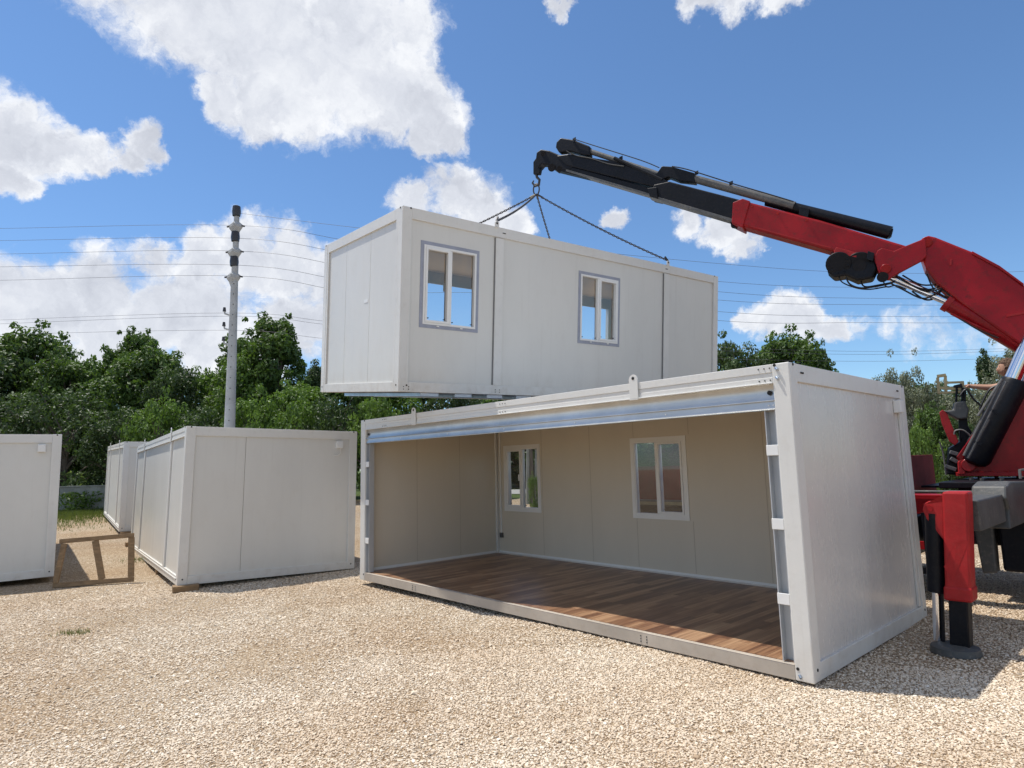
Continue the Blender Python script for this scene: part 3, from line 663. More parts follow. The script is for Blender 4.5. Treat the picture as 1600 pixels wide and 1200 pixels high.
# ------------------------------------------------------------------ crane truck
TO = Vector((6.52, 8.35, 0)); TA = atan2(.736, -.677)
TRUCK = thing('crane_truck', 'red truck-mounted crane with its boom stretched over the yard and one outrigger down', 'truck', TO, (0, 0, TA))
TI = (Matrix.Translation(TO) @ Matrix.Rotation(TA, 4, 'Z')).inverted()
HK = Vector((.604, 11.745, 0)); BD = (HK - TO); BD.z = 0; BD.normalize(); BN = Vector((BD.y, -BD.x, 0))   # BN points away from the camera
def cp(x, y, t=0.): return TI @ (on_plane(x, y, TO + BN * t, BN))
BNl = TI.to_3x3() @ BN
def plate(name, mat, pts, t0, t1, parent=TRUCK, bevel=.012, smooth=None):
    P = [cp(x, y, t0) for x, y in pts]; return MB().prism(P, BNl * (t1 - t0)).build(name, mat, parent, bevel=bevel, smooth=smooth)
def rod(name, mat, p, q, wpx, parent=TRUCK, t=0.1, n=14, w2=None):
    a = cp(*p, t); b = cp(*q, t); ra = wpx / 2 * (TI.inverted() @ a - CAM).length / F_PX; rb = (w2 or wpx) / 2 * (TI.inverted() @ b - CAM).length / F_PX
    return MB().tube([a, b], [ra, rb], n).build(name, mat, parent, smooth=40)
def hose(name, pts, r=.012, t=.05, parent=TRUCK, mat='hose', sag=None):
    P = [cp(x, y, t) for x, y in pts]
    Q = []
    for i in range(len(P) - 1):
        p0 = P[max(i - 1, 0)]; p1 = P[i]; p2 = P[i + 1]; p3 = P[min(i + 2, len(P) - 1)]
        for k in range(5):
            s = k / 5; Q.append(.5 * ((2 * p1) + (p2 - p0) * s + (2 * p0 - 5 * p1 + 4 * p2 - p3) * s * s + (3 * p1 - p0 - 3 * p2 + p3) * s ** 3))
    Q.append(P[-1]); return MB().tube(Q, r, 6).build(name, M[mat], parent, smooth=60)
# outer boom
ob = plate('outer_boom', M['red'], [(1147, 318), (1158, 312), (1280, 343), (1418, 384), (1425, 396), (1398, 430), (1371, 421), (1300, 392), (1160, 353), (1143, 346)], -.02, .30, bevel=.035)
plate('boom_collar', M['red'], [(1145, 316), (1160, 310), (1172, 314), (1160, 356), (1143, 348)], -.045, .32, ob)
plate('boom_lug', M['black'], [(1141, 345), (1151, 349), (1150, 356), (1142, 354)], .08, .16, ob, bevel=.004)
plate('extension_boom', M['black'], [(1045, 283), (1157, 312), (1145, 345), (1013, 305), (1022, 288)], 0.01, .27, bevel=.02)
plate('extension_edge', M['grime'], [(1013, 303), (1145, 342), (1145, 346), (1013, 307)], -.004, .2, bevel=.003)
plate('inner_extension', M['black'], [(868, 243), (890, 240), (960, 252), (1030, 274), (1045, 284), (1030, 294), (960, 277), (884, 258)], .03, .24, bevel=.02)
plate('lower_extension', M['black'], [(862, 258), (884, 258), (960, 278), (1022, 295), (1016, 305), (940, 283), (870, 266)], .05, .22, bevel=.015)
plate('extension_edge', M['grime'], [(884, 264), (1014, 302), (1013, 305.5), (884, 267.5)], .045, .2, bevel=.002)
plate('boom_clamp', M['black'], [(1011, 294), (1026, 292), (1028, 310), (1015, 307)], -.03, .28, bevel=.01)
plate('boom_tip', M['black'], [(838, 238), (845, 233), (858, 235), (872, 241), (905, 250), (890, 265), (868, 266), (855, 257), (846, 256), (841, 262), (836, 255)], .04, .22, bevel=.02)
mb = MB().tube([cp(862, 262, 0), cp(862, 262, .26)], .075, 14); mb.tube([cp(874, 264, .02), cp(874, 264, .24)], .055, 14); mb.tube([cp(849, 240, .02), cp(849, 240, .24)], .05, 14)
mb.build('tip_sheave', M['black'], TRUCK, smooth=40)
hk = plate('hook_link', M['black'], [(833, 253), (838, 246), (848, 248), (845, 262), (843, 272), (833, 272)], .09, .17, bevel=.012)
P = [cp(x, y, .13) for x, y in ((838, 271), (839, 277), (843, 281), (842, 289), (836, 291), (832, 286), (834, 282))]
MB().tube(P, [.03, .028, .026, .026, .024, .02, .012], 8).build('hook', M['chain'], hk, smooth=60)
plate('cylinder_head', M['black'], [(869, 222), (876, 215), (896, 218), (921, 228), (922, 243), (912, 242), (890, 236), (873, 238), (868, 230)], .04, .18, bevel=.02)
rod('extension_rod', M['grime'], (920, 236), (1040, 276), 7.5, t=.12)
rod('extension_rod', M['black'], (960, 247), (1035, 281), 5, t=.04)
plate('cylinder_head', M['black'], [(1025, 272), (1034, 259), (1050, 260), (1085, 270), (1086, 285), (1060, 282), (1044, 276), (1030, 282)], .03, .19, bevel=.015)
rod('extension_cylinder', M['grime'], (1083, 279), (1241, 322), 11, t=.10, w2=12)
rod('extension_cylinder', M['black'], (1198, 314), (1391, 364), 14, t=.14, w2=17)
plate('cylinder_bracket', M['black'], [(1250, 323), (1265, 326), (1262, 340), (1248, 335)], .0, .1, bevel=.005)
plate('cylinder_bracket', M['black'], [(1390, 358), (1396, 357), (1393, 368), (1388, 372)], .08, .16, bevel=.004)
hose('boom_hose', [(896, 217), (930, 228), (1000, 250), (1030, 262)], .009, .02)
hose('boom_hose', [(1050, 260), (1075, 265), (1142, 286), (1200, 303), (1240, 315)], .010, .02)
hose('boom_hose', [(885, 236), (900, 243), (925, 248), (950, 256), (975, 260)], .012, .02)
mb = MB()
for x, y in ((970, 247), (1142, 286), (897, 218), (1088, 270)): mb.box(*[v for c in zip((cp(x, y, .0) - Vector((.025, .025, .025))), (cp(x, y, .05) + Vector((.02, .02, .02)))) for v in c])
mb.build('hose_clip', M['black'], TRUCK)
# knuckle and inner boom
plate('link_lever', M['red'], [(1366, 402), (1371, 391), (1378, 387), (1397, 392), (1410, 386), (1440, 374), (1446, 372), (1448, 400), (1440, 408), (1395, 432), (1388, 438), (1377, 436), (1371, 420)], -.075, -.03, bevel=.012)
plate('link_lever', M['red'], [(1366, 402), (1371, 391), (1378, 387), (1397, 392), (1410, 386), (1440, 374), (1446, 372), (1448, 400), (1440, 408), (1395, 432), (1388, 438), (1377, 436), (1371, 420)], .31, .355, bevel=.012)
ib = plate('inner_boom', M['red'], [(1437, 378), (1441, 371), (1451, 367.5), (1462, 370), (1522, 394), (1562, 416), (1600, 445), (1660, 490), (1700, 560), (1690, 620), (1650, 590), (1600, 543), (1550, 508), (1500, 472), (1462, 440), (1447, 420), (1441, 402)], -.025, .30, bevel=.03)
plate('boom_rib', M['red'], [(1519, 392), (1562, 415), (1600, 443), (1600, 447), (1562, 420), (1519, 397)], -.05, -.02, ib, bevel=.006)
mb = MB().tube([cp(1448, 378, -.06), cp(1448, 378, .36)], .075, 18); mb.tube([cp(1384, 420, -.11), cp(1384, 420, .38)], .07, 18); mb.build('knuckle_pin', M['red'], TRUCK, smooth=40, bevel=.008)
MB().tube([cp(1379, 433, -.09), cp(1379, 433, .36)], .075, 16).build('cylinder_pin', M['black'], TRUCK, smooth=40)
mb = MB().bar(cp(1486, 405, -.03), cp(1485, 415, -.03), .02, .02); mb.bar(cp(1573, 494, -.03), cp(1600, 489, -.03), .025, .025); mb.build('weld_rib', M['red2'], ib)
rod('knuckle_rod', M['chrome'], (1385, 430), (1485, 473), 10, t=.12)
rod('knuckle_cylinder', M['red'], (1480, 471), (1640, 561), 22, t=.13, n=20, w2=26)
rod('cylinder_gland', M['red2'], (1479, 470.5), (1487, 475), 25, t=.13, n=20)
hose('hydraulic_pipe', [(1486, 490), (1510, 502), (1545, 518), (1555, 521), (1575, 530), (1600, 548)], .018, .02, mat='red2')
# winch
plate('winch_bracket', M['red2'], [(1303, 392), (1307, 386), (1339, 395), (1338, 402), (1303, 396)], -.06, -.01, bevel=.006)
mb = MB().tube([cp(1310, 412, -.06), cp(1310, 412, .34)], .175, 22); mb.tube([cp(1343, 415, -.02), cp(1343, 415, .30)], .20, 22)
wn = mb.build('winch', M['black'], TRUCK, smooth=40, bevel=.01)
plate('winch_housing', M['black'], [(1292, 402), (1305, 394), (1338, 400), (1366, 404), (1372, 418), (1364, 434), (1340, 438), (1322, 430), (1303, 433), (1293, 424)], -.03, .28, wn, bevel=.03)
mb = MB()
for k in range(9):
    a = 2 * pi * k / 9; c = cp(1310, 412, -.07); mb.tube([c + Vector((0, 0, .13 * sin(a))) + (TI.to_3x3() @ BD) * .13 * cos(a), c + Vector((0, 0, .13 * sin(a))) + (TI.to_3x3() @ BD) * .13 * cos(a) - BNl * .02], .014, 6)
mb.tube([cp(1343, 415, -.05), cp(1343, 415, -.02)], .09, 12); mb.build('winch_bolt', M['black'], wn)
hose('winch_hose', [(1322, 433), (1328, 444), (1345, 450), (1372, 447), (1395, 442)], .013, .0); hose('winch_hose', [(1345, 440), (1352, 448), (1375, 445), (1400, 440)], .012, .1)
for pts in ([(1404, 432), (1430, 448), (1455, 452), (1480, 440)], [(1400, 430), (1415, 440), (1445, 455), (1470, 452), (1485, 462)], [(1425, 455), (1445, 468), (1462, 465), (1475, 446)], [(1390, 442), (1410, 452), (1440, 466), (1460, 460), (1478, 448), (1490, 470)], [(1410, 430), (1440, 445), (1475, 443)]):
    hose('hydraulic_hose', pts, .012, rnd.uniform(0, .2))
for pts in ([(1310, 430), (1316, 441), (1338, 450), (1360, 452), (1384, 448)], [(1375, 412), (1383, 446), (1400, 446), (1416, 452)], [(1448, 428), (1458, 450), (1474, 462), (1490, 468)], [(1500, 498), (1530, 516), (1560, 528)]):
    hose('hydraulic_hose', pts, .010, rnd.uniform(-.04, .15))
for x, y in ((1175, 322), (1215, 333), (1260, 344)): MB().tube([cp(x, y, -.035), cp(x, y, -.018)], .022, 8).build('boom_bolt', M['red2'], ob)
plate('boom_seam', M['red2'], [(1172, 352), (1298, 386), (1298, 388), (1172, 354)], -.026, -.018, ob, bevel=0)
plate('valve_box', M['black'], [(1356, 392), (1366, 395), (1364, 408), (1354, 405)], -.10, -.02, bevel=.006)
# column (red) with lift cylinder
plate('crane_column', M['red'], [(1495, 713), (1512, 694), (1545, 705), (1566, 660), (1588, 622), (1612, 600), (1680, 590), (1720, 640), (1720, 741), (1498, 741)], .06, .42, bevel=.02)
plate('column_flange', M['red2'], [(1495, 738), (1720, 738), (1720, 744), (1495, 744)], -.06, .5, bevel=.006)
mb = MB()
for x in range(1530, 1720, 22): mb.tube([cp(x, 739, -.03), cp(x, 736, -.03)], .018, 8)
mb.build('flange_bolt', M['red2'], TRUCK)
MB().tube([cp(1513, 727, -.12), cp(1513, 727, .45)], .085, 18).build('cylinder_pin', M['red'], TRUCK, smooth=40, bevel=.01)
plate('pin_bracket', M['red2'], [(1498, 741), (1497, 722), (1503, 716), (1511, 718), (1508, 741)], -.1, -.02, bevel=.008)
plate('side_brace', M['red'], [(1495, 714), (1525, 672), (1532, 666), (1534, 672), (1502, 720)], -.1, -.05, bevel=.006)
lca, lcb = cp(1527, 716, -.12), cp(1586, 598, -.12); lcd = (lcb - lca).normalized()
lc = MB().tube([lca - lcd * .10, lca - lcd * .07, lca, lcb, lcb + lcd * .03], [.06, .12, .155, .16, .15], 24).build('lift_cylinder', M['black'], TRUCK, smooth=35)
rod('lift_rod', M['chrome'], (1574, 612), (1632, 480), 17, t=-.12, n=18)
rod('lift_rod', M['chrome'], (1600, 606), (1640, 520), 16, t=.0, n=18)
for p, q in (((1506, 712), (1562, 600)), ((1520, 700), (1572, 596)), ((1528, 650), (1566, 592)), ((1512, 716), (1545, 655))):
    rod('cylinder_pipe', M['grime'], p, q, 3.2, t=-.36, n=8)
mb = MB().bar(cp(1522, 690, -.36), cp(1534, 694, -.36), .03, .03); mb.bar(cp(1548, 640, -.36), cp(1560, 646, -.36), .03, .03); mb.build('pipe_clamp', M['black'], lc)
MB().tube([cp(1543, 716, -.1), cp(1547, 712, -.14), cp(1546, 722, -.14)], .02, 8).build('grab_hook', M['black'], TRUCK)
# control side: red lever frame, valve block, hoses
plate('control_arm', M['red2'], [(1468, 644), (1473, 640), (1480, 646), (1498, 690), (1492, 696), (1484, 690), (1472, 662)], .02, .1, bevel=.008)
plate('valve_block', M['greyp'], [(1475, 642), (1490, 640), (1492, 628), (1508, 626), (1514, 640), (1512, 654), (1498, 655), (1487, 650)], .0, .25, bevel=.02)
plate('valve_block', M['black'], [(1484, 700), (1500, 690), (1512, 664), (1520, 676), (1508, 706), (1496, 742), (1480, 742)], .1, .4, bevel=.02)
plate('control_post', M['black'], [(1498, 650), (1511, 650), (1514, 676), (1500, 690)], .1, .2, bevel=.01)
mb = MB()
for x in (1494, 1503, 1507): mb.tube([cp(x, 634, .1), cp(x + 1, 606, .1)], .014, 8)
mb.build('control_lever', M['black'], TRUCK)
mb = MB()
for (x0, y0, x1, y1) in ((1484, 706, 1497, 710), (1485, 716, 1496, 722), (1476, 728, 1494, 734)): mb.bar(cp(x0, y0, .02), cp(x1, y1, .02), .07, .05)
mb.build('step_plate', M['grime'], TRUCK, bevel=.006)
hose('control_hose', [(1491, 679), (1493, 673), (1504, 672), (1515, 680), (1522, 690)], .013, -.05, mat='grime')
hose('control_hose', [(1500, 618), (1510, 608), (1520, 622), (1536, 640), (1530, 660), (1512, 690)], .014, -.02)
hose('control_hose', [(1530, 640), (1545, 610), (1560, 602)], .014, -.02)
hose('control_hose', [(1478, 742), (1474, 710), (1468, 690)], .012, 0, mat='grime')
# wooden seat rail by the controls
wr = MB().bar(cp(1464, 588, .15), cp(1478, 586, .15), .05, .04); 
for (x0, y0, x1, y1, w) in ((1465, 590, 1467, 615, .035), (1477, 587, 1478, 612, .035), (1465, 606, 1506, 608, .04), (1478, 598, 1506, 597, .03), (1466, 614, 1504, 612, .03), (1503, 596, 1505, 618, .045)): wr.bar(cp(x0, y0, .15), cp(x1, y1, .15), w, w)
wr.build('control_seat_rail', M['palew'], TRUCK, bevel=.004)
plate('control_seat', M['black'], [(1490, 602), (1503, 599), (1505, 606), (1490, 606)], .12, .4, bevel=.01)
# turntable and base
mb = MB().box(-1.25, .62, -.7, 1.0, 1.33, 1.41); mb.box(-.9, .45, -.55, .85, 1.10, 1.33); mb.build('crane_base', M['black'], TRUCK, bevel=.012)
mb = MB()
for k in range(14): a = k * .45; mb.tube([(-.1 + .55 * cos(a), .15 + .55 * sin(a), 1.405), (-.1 + .55 * cos(a), .15 + .55 * sin(a), 1.44)], .025, 6)
mb.build('base_bolt', M['greyp'], TRUCK)
MB().tube([(2.2, 1.35, 1.31), (.10, 1.35, 1.31), (.08, 1.35, 1.27)], .014, 8).build('side_rail', M['grime'], TRUCK)
# outrigger
def shear(p): return Vector((p.x + (1.42 - p.z) * .075, p.y, p.z))
LY = 3.56
leg = MB().box(-.235, -.035, LY - .19, LY, .47, 1.425).map(shear).build('outrigger_leg', M['red2'], TRUCK, bevel=.02)
MB().box(-.245, -.025, LY - .20, LY + .01, .45, .58).map(shear).build('leg_shoe', M['red2'], leg, bevel=.02)
mb = MB(); mb.v = [tuple(shear(Vector(v))) for v in ((-.035, LY + .002, .75), (-.235, LY + .002, 1.0), (-.1, LY + .002, .62), (-.14, LY + .012, .98))]; mb.f = [(0, 1, 3), (1, 2, 3), (2, 0, 3)]; mb.build('leg_crease', M['red2'], leg)
MB().prism([shear(Vector(v)) for v in ((-.034, LY - .03, 1.40), (-.034, LY - .03, .98), (.10, LY - .03, 1.17), (.13, LY - .03, 1.25), (.12, LY - .03, 1.31), (.08, LY - .03, 1.335), (-.034, LY - .03, 1.34))], (0, -.04, 0)).build('leg_gusset', M['red2'], leg, bevel=.008)
MB().tube([(.085, LY - .02, 1.27), (.085, LY - .10, 1.27)], .03, 14).build('gusset_eye', M['red'], leg, smooth=40)
MB().box(-.205, -.055, LY - .17, LY - .02, .03, .47).map(shear).build('inner_leg', M['black'], TRUCK, bevel=.012)
MB().tube([shear(Vector((.055, LY - .1, 1.22))), shear(Vector((.055, LY - .1, .50)))], .075, 18).build('outrigger_cylinder', M['black'], TRUCK, smooth=40)
MB().tube([shear(Vector((.055, LY - .1, .50))), shear(Vector((.055, LY - .1, .06)))], .036, 14).build('outrigger_rod', M['chrome'], TRUCK, smooth=40)
MB().box(.0, .02, LY - .12, LY - .08, .05, .5).map(shear).build('rod_guard', M['black'], TRUCK)
MB().tube([(0.02, LY - .08, -.02), (0.02, LY - .08, .035), (.02, LY - .08, .06)], [.20, .19, .11], 24).build('foot_pad', M['greyp'], TRUCK, smooth=40)
beam = MB().box(-.265, -.055, 2.30, LY - .2, 1.06, 1.34).build('outrigger_beam', M['greyp'], TRUCK, bevel=.015)
MB().prism([(-.30, 1.0, .99), (-.30, 2.33, .99), (-.30, 2.28, 1.18), (-.30, 2.36, 1.30), (-.30, 2.30, 1.42), (-.30, 2.05, 1.46), (-.30, 1.0, 1.42)], (.30, 0, 0)).build('beam_housing', M['greyp'], TRUCK, bevel=.02)
MB().box(-.28, -.04, -1.3, 1.0, 1.0, 1.39).build('beam_housing', M['greyp'], TRUCK, bevel=.015)
MB().tube([(-.31, 1.6, 1.47), (-.31, 1.6, 1.56), (-.31, .6, 1.56), (-.31, .6, 1.47)], .014, 8).build('beam_handle', M['grime'], TRUCK)
MB().box(-.5, 1.3, 1.10, 1.32, 1.03, 1.27).build('stabiliser_crossmember', M['red'], TRUCK, bevel=.012)
mb = MB().box(.42, .50, 1.34, 1.36, .62, 1.10); mb.build('warning_plate', M['black'], TRUCK); MB().box(.35, .38, 1.36, 1.364, .98, 1.06).build('sticker', M['yellow'], TRUCK)
# far outrigger on the hidden side
MB().box(-.24, -.04, -3.2, -3.0, .5, 1.42).build('outrigger_leg', M['red2'], TRUCK, bevel=.02); MB().box(-.21, -.07, -3.18, -3.02, .03, .5).build('inner_leg', M['black'], TRUCK, bevel=.01)
MB().box(-.265, -.055, -3.0, -1.3, 1.06, 1.34).build('outrigger_beam', M['greyp'], TRUCK, bevel=.015); MB().tube([(-.14, -3.1, -.02), (-.14, -3.1, .04)], .22, 20).build('foot_pad', M['black'], TRUCK)
# chassis
mb = MB().box(-4.6, 7.0, .32, .42, .78, 1.02); mb.box(-4.6, 7.0, -.42, -.32, .78, 1.02)
for x in (-4, -2.2, -.6, 1, 2.6, 4.2, 5.8, 6.8): mb.box(x, x + .1, -.32, .32, .82, .98)
mb.build('chassis', M['black'], TRUCK, bevel=.01)
MB().box(1.2, 7.1, -1.25, 1.25, 1.04, 1.13).build('load_bed', M['grime'], TRUCK, bevel=.01)
for x0, x1 in ((1.22, 3.15), (3.18, 5.1), (5.13, 7.08)):
    for y in (1.22, -1.25): 
        sb = MB().box(x0, x1, y, y + .03, 1.135, 1.68).build('side_board', M['maroon'], TRUCK, bevel=.006)
        mb = MB()
        for x in np.arange(x0 + .2, x1, .42): mb.box(x, x + .05, y + .031 if y > 0 else y - .02, y + .05 if y > 0 else y - .001, 1.15, 1.66)
        mb.build('board_rib', M['maroon'], sb)
MB().box(7.05, 7.1, -1.21, 1.21, 1.135, 1.68).build('tail_board', M['maroon'], TRUCK, bevel=.006)
MB().box(1.2, 1.25, -1.21, 1.21, 1.135, 1.75).build('head_board', M['maroon'], TRUCK, bevel=.006)
MB().box(1.2, 7.1, 1.255, 1.29, 1.05, 1.10).build('bed_edge', M['palew'], TRUCK)
for x, kind in ((4.7, 2), (5.9, 2), (-3.4, 1)):
    for s in (1, -1):
        y = s * 1.02
        w = MB().tube([(x, y - .13 * s - .02, .5), (x, y - .14 * s, .5), (x, y + .14 * s, .5)], [.46, .5, .5], 28).build('wheel', M['rubber'], TRUCK, bevel=.03, smooth=40)
        MB().tube([(x, y + .13 * s, .5), (x, y + .155 * s, .5)], [.28, .2], 20).build('rim', M['grime'], w, smooth=40)
tk = MB().box(-2.9, -1.95, .62, 1.2, .42, .98).build('fuel_tank', M['grime'], TRUCK, bevel=.06)
MB().quadbox([(.10, .95, .36), (.24, .95, .34), (.24, 1.15, .34), (.10, 1.15, .36), (.08, .95, 1.02), (.28, .95, 1.02), (.28, 1.15, 1.02), (.08, 1.15, 1.02)]).build('mudguard', M['greyp'], TRUCK, bevel=.02)
MB().box(-1.9, .04, .55, 1.12, .38, 1.0).build('battery_box', M['black'], TRUCK, bevel=.03)  # black box added to fill in the dark underside of the truck
MB().box(.62, .84, 1.32, 1.34, .60, .70).build('marker_lamp', M['red'], TRUCK, bevel=.006); MB().box(.55, .60, 1.33, 1.345, .42, .52).build('reflector', M['trim'], TRUCK)
MB().box(.72, .76, 1.30, 1.34, .40, 1.05).build('ladder_rail', M['black'], TRUCK); MB().box(.5, 1.5, 1.2, 1.3, .30, .38).build('side_guard', M['black'], TRUCK, bevel=.006)
MB().box(.9, 1.6, .5, 1.15, .5, .98).build('tool_box', M['black'], TRUCK, bevel=.02)
mb = MB().box(-.3, .9, -.6, .5, .60, .80); mb.box(-2.6, -1.7, -.9, .9, .5, .95); mb.build('underbody', M['black'], TRUCK, bevel=.02)
# cab (just outside the picture)
cabp = [(-2.35, 0, .62), (-4.35, 0, .62), (-4.5, 0, 1.6), (-4.25, 0, 2.75), (-4.0, 0, 2.9), (-2.35, 0, 2.9)]
cb = MB().prism([(x, -1.22, z) for x, _, z in cabp], (0, 2.44, 0)).build('cab', M['red'], TRUCK, bevel=.06)
MB().quadbox([(-4.475, -1.05, 1.75), (-4.475, 1.05, 1.75), (-4.46, 1.05, 1.75), (-4.46, -1.05, 1.75), (-4.30, -1.0, 2.62), (-4.30, 1.0, 2.62), (-4.28, 1.0, 2.62), (-4.28, -1.0, 2.62)]).build('windscreen', M['dark'], cb)
for s in (1, -1):
    y0, y1 = sorted((s * 1.215, s * 1.235)); MB().box(-4.1, -3.0, y0, y1, 1.75, 2.55).build('side_window', M['dark'], cb, bevel=.004)
    MB().tube([(-4.35, s * 1.25, 2.5), (-4.45, s * 1.42, 2.45), (-4.45, s * 1.42, 1.9)], .02, 8).build('mirror', M['black'], cb)
    y0, y1 = sorted((s * .75, s * 1.1)); MB().box(-4.5, -4.44, y0, y1, .85, 1.05).build('headlight', M['trim'], cb, bevel=.01)
MB().box(-4.52, -4.3, -1.22, 1.22, .5, .8).build('bumper', M['black'], cb, bevel=.03)
MB().box(-.7, 1.15, -1.2, -.25, 1.28, 1.31).build('operator_platform', M['black'], TRUCK)

# ------------------------------------------------------------------ chain sling
def sling():
    ringc = on_plane(838, 296, TO + BN * .13, BN)
    root = thing('chain_sling', 'four-legged lifting chain hanging from the crane hook down to the raised module', 'chain', ringc)
    mb = MB(); pts = [Vector((BD.x * .065 * cos(a), BD.y * .065 * cos(a), .115 * sin(a))) for a in np.linspace(0, 2 * pi, 21)]; mb.tube(pts, .014, 8, caps=False); mb.build('master_link', M['chain'], root, smooth=60)
    mw = Matrix.Translation(C3.location) @ C3.rotation_euler.to_matrix().to_4x4()
    for x, y in ((1.6, 0), (5.65, 0), (1.6, CW), (5.65, CW)):
        tip = mw @ Vector((x, y, CH + .085)) - ringc; start = Vector((0, 0, -.10)) + tip.normalized() * .02
        d = tip - start; n = int(d.length / .046); dn = d.normalized(); a = dn.cross(Vector((0, 0, 1))).normalized(); b = a.cross(dn); mb = MB()
        for k in range(n):
            s_ = (k + .5) / n; c = start + d * s_ - Vector((0, 0, .05 * 4 * s_ * (1 - s_)))
            q = a if k % 2 else b; L2 = .033; w2 = .015
            mb.tube([c + dn * L2 * cos(t) + q * w2 * sin(t) for t in np.linspace(0, 2 * pi, 9)], .0085, 5, caps=False)
        ch = mb.build('chain', M['chain'], root, smooth=80, normals=False)
        MB().tube([tip + Vector((0, 0, .05)) - dn * .06, tip - dn * .02, tip], [.018, .024, .02], 8).build('end_hook', M['chain'], ch, smooth=60)
        MB().tube([start, start + dn * .12], [.02, .016], 8).build('shortening_link', M['palew'] if x < 2 and y > 0 else M['chain'], ch)
sling()

# ------------------------------------------------------------------ operator
def skin_obj(name, mat, nodes, edges, parent, sub=2):
    me = bpy.data.meshes.new(name); me.from_pydata([n[0] for n in nodes], edges, []); me.materials.append(mat)
    o = bpy.data.objects.new(name, me); COL.objects.link(o); o.parent = parent
    m = o.modifiers.new('skin', 'SKIN'); m.use_smooth_shade = True
    for i, n in enumerate(nodes):
        r = n[1]; me.skin_vertices[0].data[i].radius = (r, r) if not isinstance(r, tuple) else r
    me.skin_vertices[0].data[0].use_root = True
    s = o.modifiers.new('sub', 'SUBSURF'); s.levels = sub; s.render_levels = sub; return o
def operator():
    hd = on_plane(1573, 575, Vector((7.15, 9.05, 0)), BN)
    hand = on_plane(1510, 603, Vector((6.75, 9.2, 0)), BN)
    base = Vector((hd.x + .12, hd.y + .05, 1.31)); root = thing('person', 'crane operator with brown hair behind the lift cylinder, bare forearm stretched to the controls', 'person', base)
    h = hd - base; ha = hand - base; B = BD.copy(); S = BN.copy()      # B: facing direction, S: sideways
    z = Vector((0, 0, 1))
    pel = Vector((0, 0, .92)); chest = Vector((0, 0, 1.28)) + B * .03; neck = h - z * .13 - B * .01
    sh = lambda s: Vector((0, 0, 1.40)) + S * .19 * s + B * .03
    elbow = sh(-1).lerp(ha, .48) + z * -.04
    nodes = [(pel, .15), (chest, .155), (neck - z * .07, .075), (neck, .056), (h - z * .04 + B * .0, .062),
             (sh(-1), .07), (elbow, .05), (ha - (ha - elbow).normalized() * .04, .03), (ha, (.035, .02)),
             (sh(1), .07), (sh(1) - z * .28 + B * .05, .05), (sh(1) - z * .45 + B * .25, .035),
             (pel + S * -.1 - z * .05, .10), (Vector((0, 0, .48)) + S * -.11 + B * .04, .07), (Vector((0, 0, .08)) + S * -.12, .045), (Vector((0, 0, .05)) + S * -.12 + B * .14, .04),
             (pel + S * .1 - z * .05, .10), (Vector((0, 0, .48)) + S * .11 + B * .04, .07), (Vector((0, 0, .08)) + S * .12, .045), (Vector((0, 0, .05)) + S * .12 + B * .14, .04)]
    ed = [(0, 1), (1, 2), (2, 3), (3, 4), (1, 5), (5, 6), (6, 7), (7, 8), (1, 9), (9, 10), (10, 11), (0, 12), (12, 13), (13, 14), (14, 15), (0, 16), (16, 17), (17, 18), (18, 19)]
    # fingers as thin chains rooted in the palm
    d = (ha - elbow).normalized(); side = d.cross(z).normalized()
    for k, (off, ln) in enumerate(((-.03, .07), (-.01, .085), (.01, .08), (.03, .06))):
        i0 = len(nodes); p = ha + side * off + d * .02; q = p + d * ln * .6 - z * .01; r_ = q + d * ln * .3 - z * .035
        nodes += [(p, .011), (q, .010), (r_, .008)]; ed += [(8, i0), (i0, i0 + 1), (i0 + 1, i0 + 2)]
    i0 = len(nodes); p = ha - side * .035 - d * .02; nodes += [(p, .013), (p - side * .02 + d * .035 - z * .03, .010)]; ed += [(8, i0), (i0, i0 + 1)]
    body = skin_obj('body', M['skin'], nodes, ed, root)
    # head with features, one mesh
    bm = bmesh.new(); bmesh.ops.create_uvsphere(bm, u_segments=24, v_segments=16, radius=1)
    for v in bm.verts:
        x, y, zz = v.co; X = x * .098; Y = y * .075; Z = zz * .12
        if x > .2 and zz < -.1: X += .008
        if zz < -.3: Y *= 1 - .28 * (-zz - .3); X += .012 * (x > 0)
        if x > .85 and -.25 < zz < .15: X += .022          # nose
        if x > .75 and .18 < zz < .4: X += .006            # brow
        if x > .6 and .05 < zz < .22 and .15 < abs(y) < .6: X -= .010   # eye sockets
        v.co = h + B * X + S * Y + z * Z
    for s in (-1, 1):
        r = bmesh.ops.create_uvsphere(bm, u_segments=8, v_segments=6, radius=1)
        for v in r['verts']: c = v.co.copy(); v.co = h + B * (c.x * .018 - .005) + S * (s * .076 + c.y * .009) + z * (c.z * .03 - .005)
    me = bpy.data.meshes.new('head'); bm.to_mesh(me); bm.free(); me.materials.append(M['skin']); me.polygons.foreach_set('use_smooth', [True] * len(me.polygons))
    o = bpy.data.objects.new('head', me); COL.objects.link(o); o.parent = root
    mb = MB()
    for s in (-1, 1): mb.tube([h + B * .083 + S * .03 * s + z * .018, h + B * .089 + S * .03 * s + z * .018], .010, 8)
    mb.build('eye', M['dark'], o); MB().tube([h + B * .102 - S * .022 - z * .062, h + B * .107 - z * .06, h + B * .102 + S * .022 - z * .062], .004, 6).build('mouth', M['maroon'], o)
    bm = bmesh.new(); bmesh.ops.create_icosphere(bm, subdivisions=4, radius=1)
    bmesh.ops.delete(bm, geom=[v for v in bm.verts if v.co.z < -.35 or (v.co.x > .45 and v.co.z < .45)], context='VERTS')
    for v in bm.verts:
        c = v.co; k = 1 + rnd.uniform(-.03, .10); v.co = h + B * (c.x * .110 * k - .008) + S * (c.y * .084 * k) + z * (c.z * .132 * k + .008)
